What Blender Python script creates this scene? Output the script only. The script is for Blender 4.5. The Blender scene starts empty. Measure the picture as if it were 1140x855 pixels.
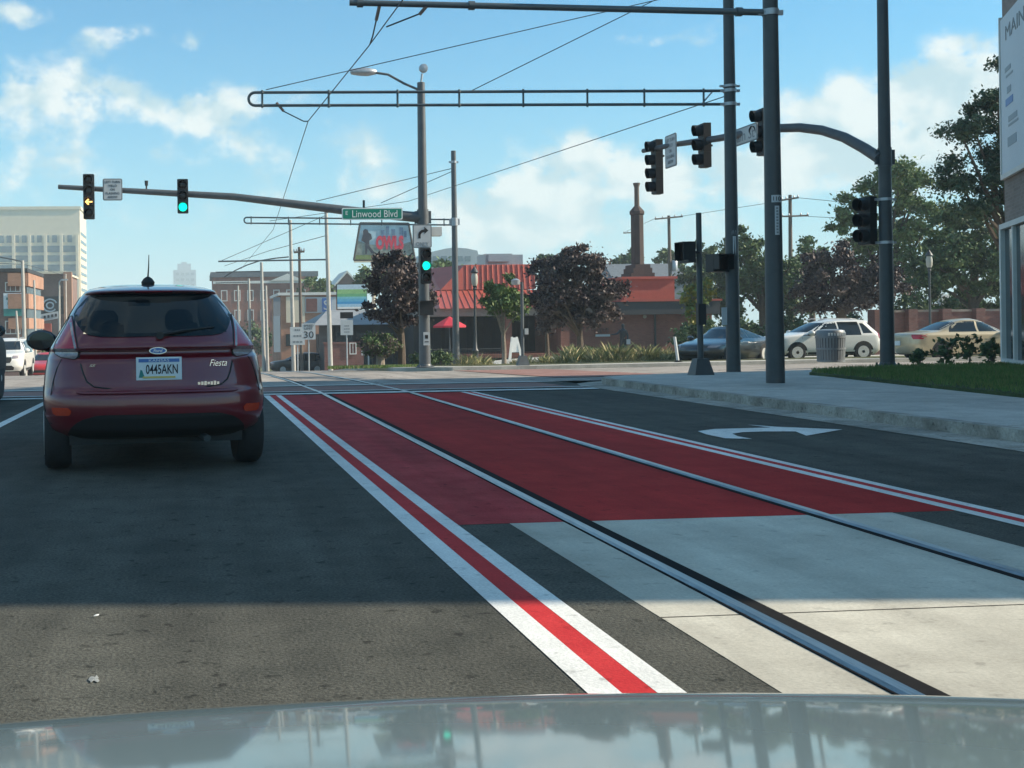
import bpy, math, random
import numpy as np
from mathutils import Vector, Matrix
random.seed(7)
PI=math.pi
scene=bpy.context.scene
COL=scene.collection
# ------------------------------------------------------------------ camera geometry / survey helpers
F=1350.0;CX=336.0;CY=364.0;YAW=math.radians(5);ROLL=math.radians(.8);CH=1.16
Rv=Vector((math.cos(YAW),-math.sin(YAW),0));Fv=Vector((math.sin(YAW),math.cos(YAW),0));Zv=Vector((0,0,1))
def lerp(pts,y):
    if y<=pts[0][0]:return pts[0][1]
    for (a,b),(c,d) in zip(pts,pts[1:]):
        if y<=c:return b+(d-b)*(y-a)/(c-a)
    return pts[-1][1]
PL=[(-60,0),(21,0),(28,-.1),(39,-.33),(50,-.66),(60,-1.15),(70,-1.6),(85,-2.2),(105,-2.85),(150,-4.3),(250,-6.5),(400,-9),(1500,-12)]
PR=[(-60,0),(21,0),(30,-.05),(39,-.3),(50,-.58),(62,-.85),(80,-1.0),(120,-1.3),(300,-3),(1500,-5)]
def H(x,y):
    t=max(0.,min(1.,(x-10)/12)); t=t*t*(3-2*t)
    return lerp(PL,y)*(1-t)+lerp(PR,y)*t
def ray(u,v):
    a=(u-CX)/F;b=(CY-v)/F;c,s=math.cos(ROLL),math.sin(ROLL)
    return Rv*(a*c+b*s)+Fv+Zv*(-a*s+b*c)
def P(u,v,d):
    return ray(u,v)*d+Vector((0,0,CH))
def base(u,d,dz=0):
    p=P(u,400,d); 
    return Vector((p.x,p.y,H(p.x,p.y)+dz))
def hz(u,v,d,z0):                 # height above z0 of the picture row v at distance d
    return P(u,v,d).z-z0
# ------------------------------------------------------------------ materials
def nd(nt,t,**k):
    n=nt.nodes.new(t)
    for a,b in k.items():
        if a in n.inputs.keys(): n.inputs[a].default_value=b
        else: setattr(n,a,b)
    return n
def mat(name,col,rough=.6,metal=0.,var=.12,vs=6.,bump=0.,bs=60.,spec=.5,coat=0.,emit=None,es=0.,trans=0.,stretch=None):
    m=bpy.data.materials.new(name);m.use_nodes=True;nt=m.node_tree
    b=nt.nodes['Principled BSDF']
    b.inputs['Roughness'].default_value=rough;b.inputs['Metallic'].default_value=metal
    b.inputs['Specular IOR Level'].default_value=spec
    if coat: b.inputs['Coat Weight'].default_value=coat;b.inputs['Coat Roughness'].default_value=.04
    if trans: b.inputs['Transmission Weight'].default_value=trans
    tc=nd(nt,'ShaderNodeTexCoord');vec=tc.outputs['Object']
    if stretch:
        mp=nd(nt,'ShaderNodeMapping');mp.inputs['Scale'].default_value=stretch
        nt.links.new(vec,mp.inputs[0]);vec=mp.outputs[0]
    if var>0:
        n=nd(nt,'ShaderNodeTexNoise');n.inputs['Scale'].default_value=vs;n.inputs['Detail'].default_value=6;n.inputs['Roughness'].default_value=.65
        nt.links.new(vec,n.inputs['Vector'])
        mx=nd(nt,'ShaderNodeMix',data_type='RGBA')
        mr=nd(nt,'ShaderNodeMapRange');mr.inputs[1].default_value=.3;mr.inputs[2].default_value=.7
        nt.links.new(n.outputs[0],mr.inputs[0]);nt.links.new(mr.outputs[0],mx.inputs[0])
        mx.inputs[6].default_value=(*[c*(1-var) for c in col],1);mx.inputs[7].default_value=(*[min(1,c*(1+var)) for c in col],1)
        nt.links.new(mx.outputs[2],b.inputs['Base Color'])
    else: b.inputs['Base Color'].default_value=(*col,1)
    if bump:
        n2=nd(nt,'ShaderNodeTexNoise');n2.inputs['Scale'].default_value=bs;n2.inputs['Detail'].default_value=4
        nt.links.new(vec,n2.inputs['Vector'])
        bp=nd(nt,'ShaderNodeBump');bp.inputs['Strength'].default_value=bump;bp.inputs['Distance'].default_value=.02
        nt.links.new(n2.outputs[0],bp.inputs['Height']);nt.links.new(bp.outputs[0],b.inputs['Normal'])
    if emit:
        b.inputs['Emission Color'].default_value=(*emit,1);b.inputs['Emission Strength'].default_value=es
    return m
def brickmat(name,c1,c2,mortar,scale=1.,bw=.22,bh=.075):
    m=bpy.data.materials.new(name);m.use_nodes=True;nt=m.node_tree;b=nt.nodes['Principled BSDF'];b.inputs['Roughness'].default_value=.85
    tc=nd(nt,'ShaderNodeTexCoord');sp=nd(nt,'ShaderNodeSeparateXYZ');nt.links.new(tc.outputs['Object'],sp.inputs[0])
    ad=nd(nt,'ShaderNodeMath',operation='ADD');nt.links.new(sp.outputs[0],ad.inputs[0]);nt.links.new(sp.outputs[1],ad.inputs[1])
    cb=nd(nt,'ShaderNodeCombineXYZ');nt.links.new(ad.outputs[0],cb.inputs[0]);nt.links.new(sp.outputs[2],cb.inputs[1])
    br=nd(nt,'ShaderNodeTexBrick');br.inputs['Scale'].default_value=scale;br.inputs['Brick Width'].default_value=bw;br.inputs['Row Height'].default_value=bh
    br.inputs['Mortar Size'].default_value=.008;br.inputs['Color1'].default_value=(*c1,1);br.inputs['Color2'].default_value=(*c2,1);br.inputs['Mortar'].default_value=(*mortar,1)
    nt.links.new(cb.outputs[0],br.inputs['Vector'])
    n=nd(nt,'ShaderNodeTexNoise');n.inputs['Scale'].default_value=.7;n.inputs['Detail'].default_value=6
    nt.links.new(tc.outputs['Object'],n.inputs['Vector'])
    hs=nd(nt,'ShaderNodeHueSaturation');nt.links.new(br.outputs[0],hs.inputs['Color'])
    mr=nd(nt,'ShaderNodeMapRange');mr.inputs[1].default_value=.3;mr.inputs[2].default_value=.7;mr.inputs[3].default_value=.8;mr.inputs[4].default_value=1.2
    nt.links.new(n.outputs[0],mr.inputs[0]);nt.links.new(mr.outputs[0],hs.inputs['Value']);nt.links.new(hs.outputs[0],b.inputs['Base Color'])
    return m
def groundmat(name,c_lo,c_hi,fine=140.,fine_amt=.35,streak=0.,patch=.25,rough=.9,bump=.5,crack=0.,speck=None,spec=.3):
    """worn paving: fine aggregate, large patches, streaks worn along the traffic direction"""
    m=bpy.data.materials.new(name);m.use_nodes=True;nt=m.node_tree;b=nt.nodes['Principled BSDF'];b.inputs['Roughness'].default_value=rough;b.inputs['Specular IOR Level'].default_value=spec
    g=nd(nt,'ShaderNodeTexCoord');V=g.outputs['Object'];L=nt.links.new
    def noise(sc,det,ro=.6,stretch=None):
        n=nd(nt,'ShaderNodeTexNoise');n.inputs['Scale'].default_value=sc;n.inputs['Detail'].default_value=det;n.inputs['Roughness'].default_value=ro
        v=V
        if stretch:
            mp=nd(nt,'ShaderNodeMapping');mp.inputs['Scale'].default_value=stretch;L(v,mp.inputs[0]);v=mp.outputs[0]
        L(v,n.inputs['Vector']);return n.outputs[0]
    def rng(s,a,b_,lo,hi):
        r=nd(nt,'ShaderNodeMapRange');r.inputs[1].default_value=a;r.inputs[2].default_value=b_;r.inputs[3].default_value=lo;r.inputs[4].default_value=hi;L(s,r.inputs[0]);return r.outputs[0]
    def mth(op,a,b_):
        n=nd(nt,'ShaderNodeMath',operation=op);L(a,n.inputs[0])
        if isinstance(b_,(int,float)): n.inputs[1].default_value=b_
        else: L(b_,n.inputs[1])
        return n.outputs[0]
    nf=noise(fine,3,.7)
    val=rng(nf,.25,.75,1-fine_amt,1+fine_amt)
    val=mth('MULTIPLY',val,rng(noise(.45,6),.3,.7,1-patch,1+patch))
    if streak: val=mth('MULTIPLY',val,rng(noise(1.6,5,.6,(1.3,.07,1)),.32,.68,1-streak,1+streak))
    if speck: val=mth('MULTIPLY',val,rng(noise(11.,3,.5),.62,.70,1,1-speck))
    if crack:
        vo=nd(nt,'ShaderNodeTexVoronoi',feature='DISTANCE_TO_EDGE');vo.inputs['Scale'].default_value=.35
        wp=nd(nt,'ShaderNodeVectorMath',operation='ADD');nz=nd(nt,'ShaderNodeTexNoise');nz.inputs['Scale'].default_value=1.2;nz.inputs['Detail'].default_value=6;L(V,nz.inputs['Vector']);L(V,wp.inputs[0]);L(nz.outputs[1],wp.inputs[1]);L(wp.outputs[0],vo.inputs['Vector'])
        val=mth('MULTIPLY',val,rng(vo.outputs[0],.004,.012,1-crack,1))
    mx=nd(nt,'ShaderNodeMix',data_type='RGBA');L(rng(noise(3.,5),.35,.65,0,1),mx.inputs[0]);mx.inputs[6].default_value=(*c_lo,1);mx.inputs[7].default_value=(*c_hi,1)
    vm=nd(nt,'ShaderNodeVectorMath',operation='SCALE');L(mx.outputs[2],vm.inputs[0]);L(val,vm.inputs[3]);L(vm.outputs[0],b.inputs['Base Color'])
    bp=nd(nt,'ShaderNodeBump');bp.inputs['Strength'].default_value=bump;bp.inputs['Distance'].default_value=.006;L(nf,bp.inputs['Height']);L(bp.outputs[0],b.inputs['Normal'])
    return m
M={}
M['asphalt']=groundmat('asphalt',(.064,.064,.054),(.088,.086,.072),spec=.18,fine=70,fine_amt=.75,streak=.24,patch=.2,bump=1.,speck=.55)
M['asphalt_old']=groundmat('asphalt_worn',(.26,.235,.21),(.33,.30,.27),fine=90,fine_amt=.3,streak=.2,patch=.2,bump=.5,crack=.5)
M['concrete']=groundmat('track_concrete',(.42,.395,.33),(.50,.475,.40),fine=60,fine_amt=.16,patch=.2,streak=.16,rough=.85,bump=.2,speck=.22)
M['walk']=groundmat('sidewalk_concrete',(.40,.39,.355),(.50,.49,.445),fine=40,fine_amt=.16,patch=.2,speck=.2,rough=.88,bump=.25)
M['kerb']=groundmat('kerb_concrete',(.24,.225,.19),(.42,.40,.35),fine=30,fine_amt=.3,patch=.3,rough=.9,bump=.5,speck=.5)
M['brickwalk']=groundmat('crosswalk_paver',(.22,.12,.1),(.3,.17,.145),fine=30,fine_amt=.2,patch=.15)
M['redpaint']=groundmat('red_lane_coating',(.345,.018,.017),(.42,.026,.024),spec=.08,fine=80,fine_amt=.26,patch=.16,streak=.2,speck=.3,rough=.8,bump=.4)
M['redworn']=groundmat('worn_red_coating',(.34,.03,.036),(.43,.055,.055),spec=.08,fine=80,fine_amt=.3,patch=.2,streak=.28,speck=.4,rough=.8,bump=.4)
M['redline']=groundmat('red_line_paint',(.48,.03,.034),(.56,.045,.045),spec=.1,fine=80,fine_amt=.2,patch=.14,streak=.12,speck=.3,rough=.8,bump=.4)
M['white']=groundmat('white_road_paint',(.66,.66,.63),(.77,.77,.73),spec=.2,fine=80,fine_amt=.2,patch=.14,streak=.14,speck=.3,rough=.75,bump=.4)
M['soil']=groundmat('earth',(.07,.085,.035),(.13,.12,.06),fine=6,fine_amt=.3,patch=.3)
M['lawn']=groundmat('lawn_soil',(.03,.05,.015),(.05,.075,.025),fine=25,fine_amt=.4,patch=.2)
M['rail']=mat('rail_steel',(.30,.31,.32),.32,1,.3,14,bump=.05,stretch=(6,.4,1))
M['rubber']=mat('rail_rubber',(.012,.012,.013),.95,0,.2,20,spec=.1)
M['pole']=mat('dark_pole_paint',(.05,.058,.062),.45,0,.15,4,bump=.03)
M['pole_grey']=mat('grey_pole_paint',(.09,.10,.108),.45,0,.15,4,bump=.03)
M['pole_pale']=mat('pale_pole_steel',(.40,.385,.35),.5,.0,.12,4)
M['galv']=mat('galvanised_steel',(.42,.44,.46),.42,.6,.15,12)
M['arm']=mat('catenary_tube',(.10,.12,.13),.4,.3,.12,8)
M['wire']=mat('wire',(.05,.06,.07),.5,.2,0)
M['insul']=mat('insulator',(.16,.11,.09),.35,0,.1)
M['sigblack']=mat('signal_housing',(.014,.015,.016),.5,0,.15,12)
M['lens_dark']=mat('dark_lens',(.02,.012,.01),.2,0,0)
M['lens_green']=mat('lit_green_lens',(.0,.6,.4),.3,0,0,emit=(0,.82,.52),es=1.3)
M['lens_yel']=mat('lit_amber_arrow',(.8,.45,.1),.3,0,0,emit=(1,.52,.14),es=1.5)
M['signwhite']=mat('sign_white',(.50,.53,.54),.5,0,.06,3)
M['signgreen']=mat('sign_green',(.0,.22,.15),.5,0,.06,3)
M['signback']=mat('sign_aluminium',(.5,.52,.52),.5,.3,.08,5)
M['black']=mat('black_lettering',(.012,.012,.014),.6,0,0)
M['grey_letter']=mat('faded_lettering',(.22,.24,.25),.6,0,0)
M['lettergreen']=mat('pale_lettering',(.72,.78,.76),.5,0,0)
M['carred']=mat('ruby_paint',(.15,.008,.016),.3,.1,.05,3,coat=1.)
M['carred'].node_tree.nodes['Principled BSDF'].inputs['Coat IOR'].default_value=1.5
M['glass']=mat('tinted_glass',(.012,.016,.018),.06,0,0,spec=.6)
def clearglass(name,a,col=(.012,.018,.02)):
    m=mat(name,col,.05,0,0,0,spec=.6);m.node_tree.nodes['Principled BSDF'].inputs['Alpha'].default_value=a;return m
M['rearglass']=clearglass('tinted_rear_glass',.98,(.008,.013,.015));M['rearglass'].node_tree.nodes['Principled BSDF'].inputs['Specular IOR Level'].default_value=.3;M['screenglass']=clearglass('windscreen_glass',.25)
M['liner']=mat('cabin_lining',(.05,.052,.055),.9,0,.1,8)
M['plastic']=mat('black_plastic',(.014,.015,.016),.6,0,.1,20)
M['tyre']=mat('tyre_rubber',(.02,.02,.021),.8,0,.2,30,bump=.2)
M['rim']=mat('alloy_rim',(.6,.6,.58),.4,.25,.08,20)
M['taillight']=mat('taillight_red',(.46,.03,.045),.15,0,.1,30,coat=.5)
M['clearlens']=mat('clear_lens',(.36,.30,.30),.15,.3,.25,40,coat=.5)
M['reflector']=mat('red_reflector',(.5,.05,.02),.25,0,.1,60)
M['chrome']=mat('chrome',(.75,.77,.78),.12,1,0)
M['plate']=mat('plate_face',(.66,.72,.74),.45,0,.05,10)
M['plateblue']=mat('plate_blue',(.06,.16,.42),.45,0,0)
M['plategold']=mat('plate_gold',(.6,.45,.12),.45,0,0)
M['carwhite']=mat('white_car_paint',(.72,.71,.67),.3,0,.03,3,coat=.6)
M['cargrey']=mat('graphite_paint',(.045,.055,.065),.28,.3,.05,3,coat=.8)
M['cargold']=mat('champagne_paint',(.5,.42,.28),.32,.25,.05,3,coat=.6)
M['cardark']=mat('dark_green_paint',(.02,.03,.033),.3,.2,.05,3,coat=.6)
M['carbright']=mat('bright_red_paint',(.5,.03,.03),.3,0,.05,3,coat=.6)
M['hood']=mat('silver_blue_paint',(.15,.2,.212),.05,.0,.02,2,spec=.32)
M['hoodedge']=mat('hood_seal',(.2,.23,.24),.4,0,.05)
M['brick']=brickmat('red_brick',(.23,.075,.05),(.29,.10,.07),(.2,.14,.11),1)
M['chimneybrick']=brickmat('soot_brick',(.045,.029,.027),(.06,.037,.033),(.1,.08,.07),1)
M['brickdark']=brickmat('maroon_brick',(.14,.055,.05),(.19,.075,.065),(.16,.12,.1),1)
M['brickor']=brickmat('orange_brick',(.34,.165,.105),(.40,.20,.13),(.35,.25,.18),1)
M['brickbrown']=brickmat('brown_brick',(.17,.10,.085),(.22,.13,.11),(.2,.16,.14),1)
M['brickgrey']=brickmat('taupe_brick',(.2,.16,.135),(.26,.21,.18),(.25,.22,.2),1)
M['redroof']=mat('red_metal_roof',(.40,.08,.055),.5,.1,.1,2)
M['redstucco']=mat('red_stucco',(.36,.08,.055),.8,0,.1,3,bump=.1)
M['cream']=mat('cream_stone',(.66,.585,.45),.8,0,.07,.5)
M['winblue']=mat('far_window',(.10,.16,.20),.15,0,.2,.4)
M['window']=mat('window_glass',(.03,.045,.05),.1,0,.3,.6)
M['darkwall']=mat('dark_fascia',(.03,.033,.036),.6,0,.15,3)
M['grey']=mat('grey_wall',(.24,.26,.28),.7,0,.12,1)
M['greyroof']=mat('slate_roof',(.12,.14,.16),.7,0,.2,4)
M['slab']=mat('white_trim',(.66,.66,.62),.6,0,.06,3)
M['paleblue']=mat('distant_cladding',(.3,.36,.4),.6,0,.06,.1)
M['umbrella']=mat('red_canvas',(.55,.03,.05),.7,0,.08,4)
M['bark']=mat('bark',(.10,.075,.055),.9,0,.3,12,bump=.5)
M['barkpale']=mat('pale_bark',(.24,.2,.16),.9,0,.3,12,bump=.4)
M['wood']=mat('weathered_wood',(.13,.1,.08),.85,0,.25,10)
M['lampglass']=mat('lamp_glass',(.46,.44,.38),.3,0,.05)
M['trash']=mat('trash_can_steel',(.18,.2,.215),.45,.3,.1,6)
M['bronze']=mat('dark_bronze',(.03,.04,.05),.45,.5,.2,10)
M['skin']=mat('pale_face',(.4,.3,.25),.7,0,.05)
M['banner']=mat('vinyl_banner',(.60,.66,.70),.6,0,.04,1.)
M['teal']=mat('teal_panel',(.03,.22,.2),.6,0,.08,2)
M['chalk']=mat('chalk_smear',(.26,.27,.26),.9,0,.3,40)
M['paper']=mat('paper',(.75,.74,.7),.8,0,.05)
def lm(n,c,tr=.3):
    m=mat(n,c,.6,0,.35,1.7,spec=.25);return m
M['lg']=lm('leaf_green',(.085,.135,.045));M['lg2']=lm('leaf_green_light',(.15,.205,.07))
M['ld']=lm('leaf_deep',(.056,.095,.042));M['ld2']=lm('leaf_mid',(.10,.15,.053))
M['lp']=lm('leaf_plum',(.055,.037,.04));M['lp2']=lm('leaf_plum_light',(.12,.09,.08))
M['ly']=lm('leaf_yellow',(.26,.23,.05));M['lpine']=lm('leaf_needle',(.045,.085,.05));M['lpine2']=lm('leaf_needle_light',(.08,.12,.065))
M['gr']=lm('grass_blade',(.095,.175,.045));M['gr2']=lm('grass_blade_dry',(.16,.20,.065))
M['og']=lm('ornamental_grass',(.22,.23,.10));M['og2']=lm('ornamental_grass_dry',(.45,.39,.22))
# ------------------------------------------------------------------ mesh helpers
class MB:
    def __init__(s): s.v=[];s.f=[];s.m=[];s.mi=0
    def add(s,vs,fs):
        o=len(s.v);s.v+= [tuple(p) for p in vs];s.f+=[tuple(i+o for i in f) for f in fs];s.m+=[s.mi]*len(fs);return s
    def box(s,c,d,rz=0,bev=0):
        x,y,z=[q/2 for q in d];pts=[(-x,-y,-z),(x,-y,-z),(x,y,-z),(-x,y,-z),(-x,-y,z),(x,-y,z),(x,y,z),(-x,y,z)]
        cs,sn=math.cos(rz),math.sin(rz)
        return s.add([(c[0]+p[0]*cs-p[1]*sn,c[1]+p[0]*sn+p[1]*cs,c[2]+p[2]) for p in pts],[(0,3,2,1),(4,5,6,7),(0,1,5,4),(1,2,6,5),(2,3,7,6),(3,0,4,7)])
    def cyl(s,p0,p1,r0,r1=None,n=12,cap=True):
        return s.tube([p0,p1],[r0,r0 if r1 is None else r1],n,cap)
    def tube(s,path,r,n=8,cap=True):
        path=[Vector(p) for p in path]
        if not hasattr(r,'__len__'): r=[r]*len(path)
        vs=[];fs=[];prev=None
        for i,p in enumerate(path):
            a=path[max(0,i-1)];b=path[min(len(path)-1,i+1)];t=(b-a)
            if t.length<1e-9:t=Vector((0,0,1))
            t.normalize()
            if prev is None:
                ref=Vector((0,0,1)) if abs(t.z)<.9 else Vector((1,0,0));x=t.cross(ref).normalized()
            else:
                x=(prev-t*prev.dot(t));x.normalize()
            prev=x;y=t.cross(x)
            for k in range(n):
                q=2*PI*k/n;vs.append(p+x*(math.cos(q)*r[i])+y*(math.sin(q)*r[i]))
        for i in range(len(path)-1):
            for k in range(n):
                a=i*n+k;b=i*n+(k+1)%n;fs.append((a,b,b+n,a+n))
        if cap: fs.append(tuple(range(n-1,-1,-1)));fs.append(tuple(range((len(path)-1)*n,len(path)*n)))
        return s.add(vs,fs)
    def lathe(s,prof,c=(0,0,0),axis='z',n=20):
        vs=[];fs=[]
        for (r,h) in prof:
            for k in range(n):
                q=2*PI*k/n;a,b=r*math.cos(q),r*math.sin(q)
                p=(a,b,h) if axis=='z' else ((h,a,b) if axis=='x' else (a,h,b))
                vs.append((c[0]+p[0],c[1]+p[1],c[2]+p[2]))
        for i in range(len(prof)-1):
            for k in range(n): fs.append((i*n+k,i*n+(k+1)%n,(i+1)*n+(k+1)%n,(i+1)*n+k))
        fs.append(tuple(range(n)));fs.append(tuple(range((len(prof)-1)*n,len(prof)*n)))
        return s.add(vs,fs)
    def prism(s,poly,ex,to3):
        """poly: 2D points, extruded by ex; to3(a,b,h)->point"""
        n=len(poly);vs=[to3(a,b,0) for a,b in poly]+[to3(a,b,ex) for a,b in poly]
        fs=[tuple(range(n)),tuple(range(2*n-1,n-1,-1))]+[(i,(i+1)%n,(i+1)%n+n,i+n) for i in range(n)]
        return s.add(vs,fs)
    def build(s,name,m,parent=None,smooth=False,loc=(0,0,0)):
        me=bpy.data.meshes.new(name);me.from_pydata(s.v,[],s.f);me.update()
        ms=m if isinstance(m,(list,tuple)) else [m]
        for q in ms: me.materials.append(M[q] if isinstance(q,str) else q)
        if len(ms)>1: me.polygons.foreach_set('material_index',s.m)
        import bmesh
        bm=bmesh.new();bm.from_mesh(me);bmesh.ops.recalc_face_normals(bm,faces=bm.faces)
        bm.to_mesh(me);bm.free()
        if smooth:
            me.polygons.foreach_set('use_smooth',[True]*len(me.polygons))
            try: me.set_sharp_from_angle(angle=math.radians(40 if smooth is True else smooth))
            except Exception: pass
        o=bpy.data.objects.new(name,me);COL.objects.link(o);o.location=loc
        if parent: o.parent=parent
        return o
def tag(o,label=None,cat=None,group=None,kind=None):
    if label:o['label']=label
    if cat:o['category']=cat
    if group:o['group']=group
    if kind:o['kind']=kind
    return o
def thing(name,loc,label,cat,group=None,rz=0):
    o=bpy.data.objects.new(name,None);COL.objects.link(o);o.location=loc;o.rotation_euler=(0,0,rz);o.empty_display_size=.2
    return tag(o,label,cat,group)
def copy_tree(o,parent=None):
    c=o.copy();COL.objects.link(c)
    if parent:c.parent=parent
    for ch in list(o.children): copy_tree(ch,c)
    return c
S3=lambda a,b,h:(a,h,b)          # plate facing south/north
def text(body,width,c,mt,parent,name='lettering',right=(1,0,0),up=(0,0,1),height=None,thick=.004,shear=0,bold=0.):
    cu=bpy.data.curves.new('t','FONT');cu.body=body;cu.align_x='CENTER';cu.align_y='CENTER';cu.extrude=thick;cu.shear=shear;cu.offset=bold;cu.resolution_u=3
    o=bpy.data.objects.new('t',cu);COL.objects.link(o);dg=bpy.context.evaluated_depsgraph_get();dg.update()
    me=bpy.data.meshes.new_from_object(o.evaluated_get(dg));bpy.data.objects.remove(o);bpy.data.curves.remove(cu)
    co=np.array([v.co[:] for v in me.vertices]);mn,mx=co.min(0),co.max(0);ctr=(mn+mx)/2
    k=width/(mx[0]-mn[0]);ky=k if height is None else height/(mx[1]-mn[1])
    r=Vector(right).normalized();u=Vector(up).normalized();n=r.cross(u)
    for i,v in enumerate(me.vertices):
        q=co[i]-ctr;v.co=Vector(c)+r*(q[0]*k)+u*(q[1]*ky)+n*q[2]
    me.name=name;me.materials.clear();me.materials.append(M[mt] if isinstance(mt,str) else mt)
    ob=bpy.data.objects.new(name,me);COL.objects.link(ob);ob.parent=parent
    return ob
def sheet(name,rows,mt,dz,nx=1,kind='structure',parent=None,edge=0):
    """rows: list of (xl,xr,y); surface laid on the terrain"""
    b=MB();n=nx+1
    for (xl,xr,y) in rows:
        for i in range(n):
            x=xl+(xr-xl)*i/nx;b.v.append((x,y,H(x,y)+dz))
    for j in range(len(rows)-1):
        for i in range(nx): b.f.append((j*n+i,j*n+i+1,(j+1)*n+i+1,(j+1)*n+i));b.m.append(0)
    if edge:
        k=len(b.v);N=len(rows)
        loop=[i for i in range(n)]+[j*n+nx for j in range(1,N)]+[(N-1)*n+i for i in range(nx-1,-1,-1)]+[j*n for j in range(N-2,0,-1)]
        b.v+=[(b.v[i][0],b.v[i][1],b.v[i][2]-edge) for i in loop]
        for a in range(len(loop)):
            c=(a+1)%len(loop);b.f.append((loop[a],loop[c],k+c,k+a));b.m.append(0)
    o=b.build(name,mt,parent)
    if kind:o['kind']=kind
    return o
def yr_(a,b,step=1.):
    n=max(1,int(math.ceil((b-a)/step)));ys=[a+(b-a)*i/n for i in range(n+1)]
    ys+= [p[0] for p in PL+PR if a<p[0]<b]
    return sorted(set(round(y,4) for y in ys))
def rect(name,x0,x1,y0,y1,mt,dz,nx=1,step=1.,**k):
    return sheet(name,[(x0,x1,y) for y in yr_(y0,y1,step)],mt,dz,nx,**k)

SKY_AIR=1.0;SKY_DUST=.5;SKY_OZ=1.5;SKY_TINT=(.25,.85,1.04);SKY_STR=.094
VEIL=.5;VEIL_COL=(2.2,4.1,4.7);CLOUD_LO=(3.3,4.4,4.7);CLOUD_HI=(5.9,6.1,5.8);CL_MAX=.9;EXPO=.85;HAZE=.0006
# ================================================================== SETTING
xs=[-3000,-800,-300,-120,-60,-30,-15,-5,0,5,8,10,11,12,13,14,15,16,17,18,19,20,21,22,26,32,45,70,120,250,600,1500,3000]
ys=sorted(set([-400,-150,-60,-30,-10,0,10,21]+[p[0] for p in PL+PR]+[600,900,3200]))
g=MB()
for y in ys:
    for x in xs: g.v.append((x,y,H(x,y)-.1))
n=len(xs)
for j in range(len(ys)-1):
    for i in range(n-1): g.f.append((j*n+i,j*n+i+1,(j+1)*n+i+1,(j+1)*n+i));g.m.append(0)
tag(g.build('ground','soil'),kind='structure')
rect('road',-13,7.55,-60,25,'asphalt',0,nx=1)
XW=[-160,-60,-13,0,7,10,11,12,13,14,15,16,17,18,19,20,21,22,30,60,200]
def wide(name,y0,y1,xsl,mt,dz,step=1.):
    b=MB();Y=yr_(y0,y1,step);k=len(xsl)
    for y in Y:
        for x in xsl: b.v.append((x,y,H(x,y)+dz))
    for j in range(len(Y)-1):
        for i in range(k-1): b.f.append((j*k+i,j*k+i+1,(j+1)*k+i+1,(j+1)*k+i));b.m.append(0)
    return tag(b.build(name,mt),kind='structure')
wide('cross_road',25,38.5,XW,'asphalt_old',0)
rect('main_road',-11,6.7,38.5,260,'asphalt_old',0,nx=1,step=2)
rect('side_drive',6.7,30,88,104,'asphalt_old',.01,nx=12)
# pavements (real kerb step)
kx=[(-60,7.55),(20,7.55),(22,7.62),(23.3,7.95),(24.1,8.5),(24.7,9.4),(25.2,11),(25.9,15),(26.5,25),(26.9,60)]
yy=sorted(set([-60+i*2 for i in range(40)]+[20+i*.25 for i in range(28)]));yy=[y for y in yy if y<=26.9]+[26.9]
sheet('sidewalk',[(lerp(kx,y)+.16,60.5,y) for y in yy],'walk',.12,nx=14,edge=.2)
sheet('kerb',[(lerp(kx,y),lerp(kx,y)+.16,y) for y in yy if y<=25.3],'kerb',.122,edge=.2)
sheet('gutter',[(7.05+max(0,lerp(kx,y)-7.55),lerp(kx,y)+.01,y) for y in yy if y<=24.9],'kerb',.006)
# joints of the pavement
b=MB()
for y in (-2,4.5,11,17.5): b.box((8.95,y,.121),(2.4,.012,.003))
tag(b.build('sidewalk_joint','kerb'),kind='structure')
sheet('lawn',[(10.2,40,2),(10.25,40,10),(10.4,40,13),(10.6,40,15),(11.0,40,18),(11.35,40,20.5),(11.7,40,22.3),(12.3,40,23.3),(13.6,40,24.4),(16,40,25.2)],'lawn',.17,nx=10,edge=.1)
# far side pavements and verges
sheet('far_sidewalk',[(6.7+max(0,(40.2-y))*.9,60,y) for y in yr_(38.5,42,.25)],'walk',.12,nx=30,edge=.2)
rect('far_verge_sidewalk',6.7,9.2,42,88,'walk',.12,nx=1,edge=.2)
rect('planting_bed',9.2,60,42,50,'soil',.14,nx=30,edge=.1)
rect('forecourt',9.2,60,50,72,'walk',.10,nx=30,edge=.1)
rect('left_sidewalk',-16,-11,38.5,200,'walk',.12,nx=1,step=2,edge=.2)
rect('near_left_sidewalk',-18,-13,-60,24,'walk',.12,nx=1,step=2,edge=.2)
rect('crosswalk_paving',8.2,11.2,27.2,38.3,'brickwalk',.012,nx=6,step=.5)
rect('near_crosswalk_paving',-12,6.9,21.9,24.3,'brickwalk',.008,nx=1,step=.4)
rect('stop_line',-12,7.0,20.6,20.95,'white',.014,step=.35)
rect('crosswalk_line',-12,7.2,21.6,21.8,'white',.014,step=.2)
rect('crosswalk_edge_line',-12,7.4,24.5,24.75,'white',.016,step=.25)
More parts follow.
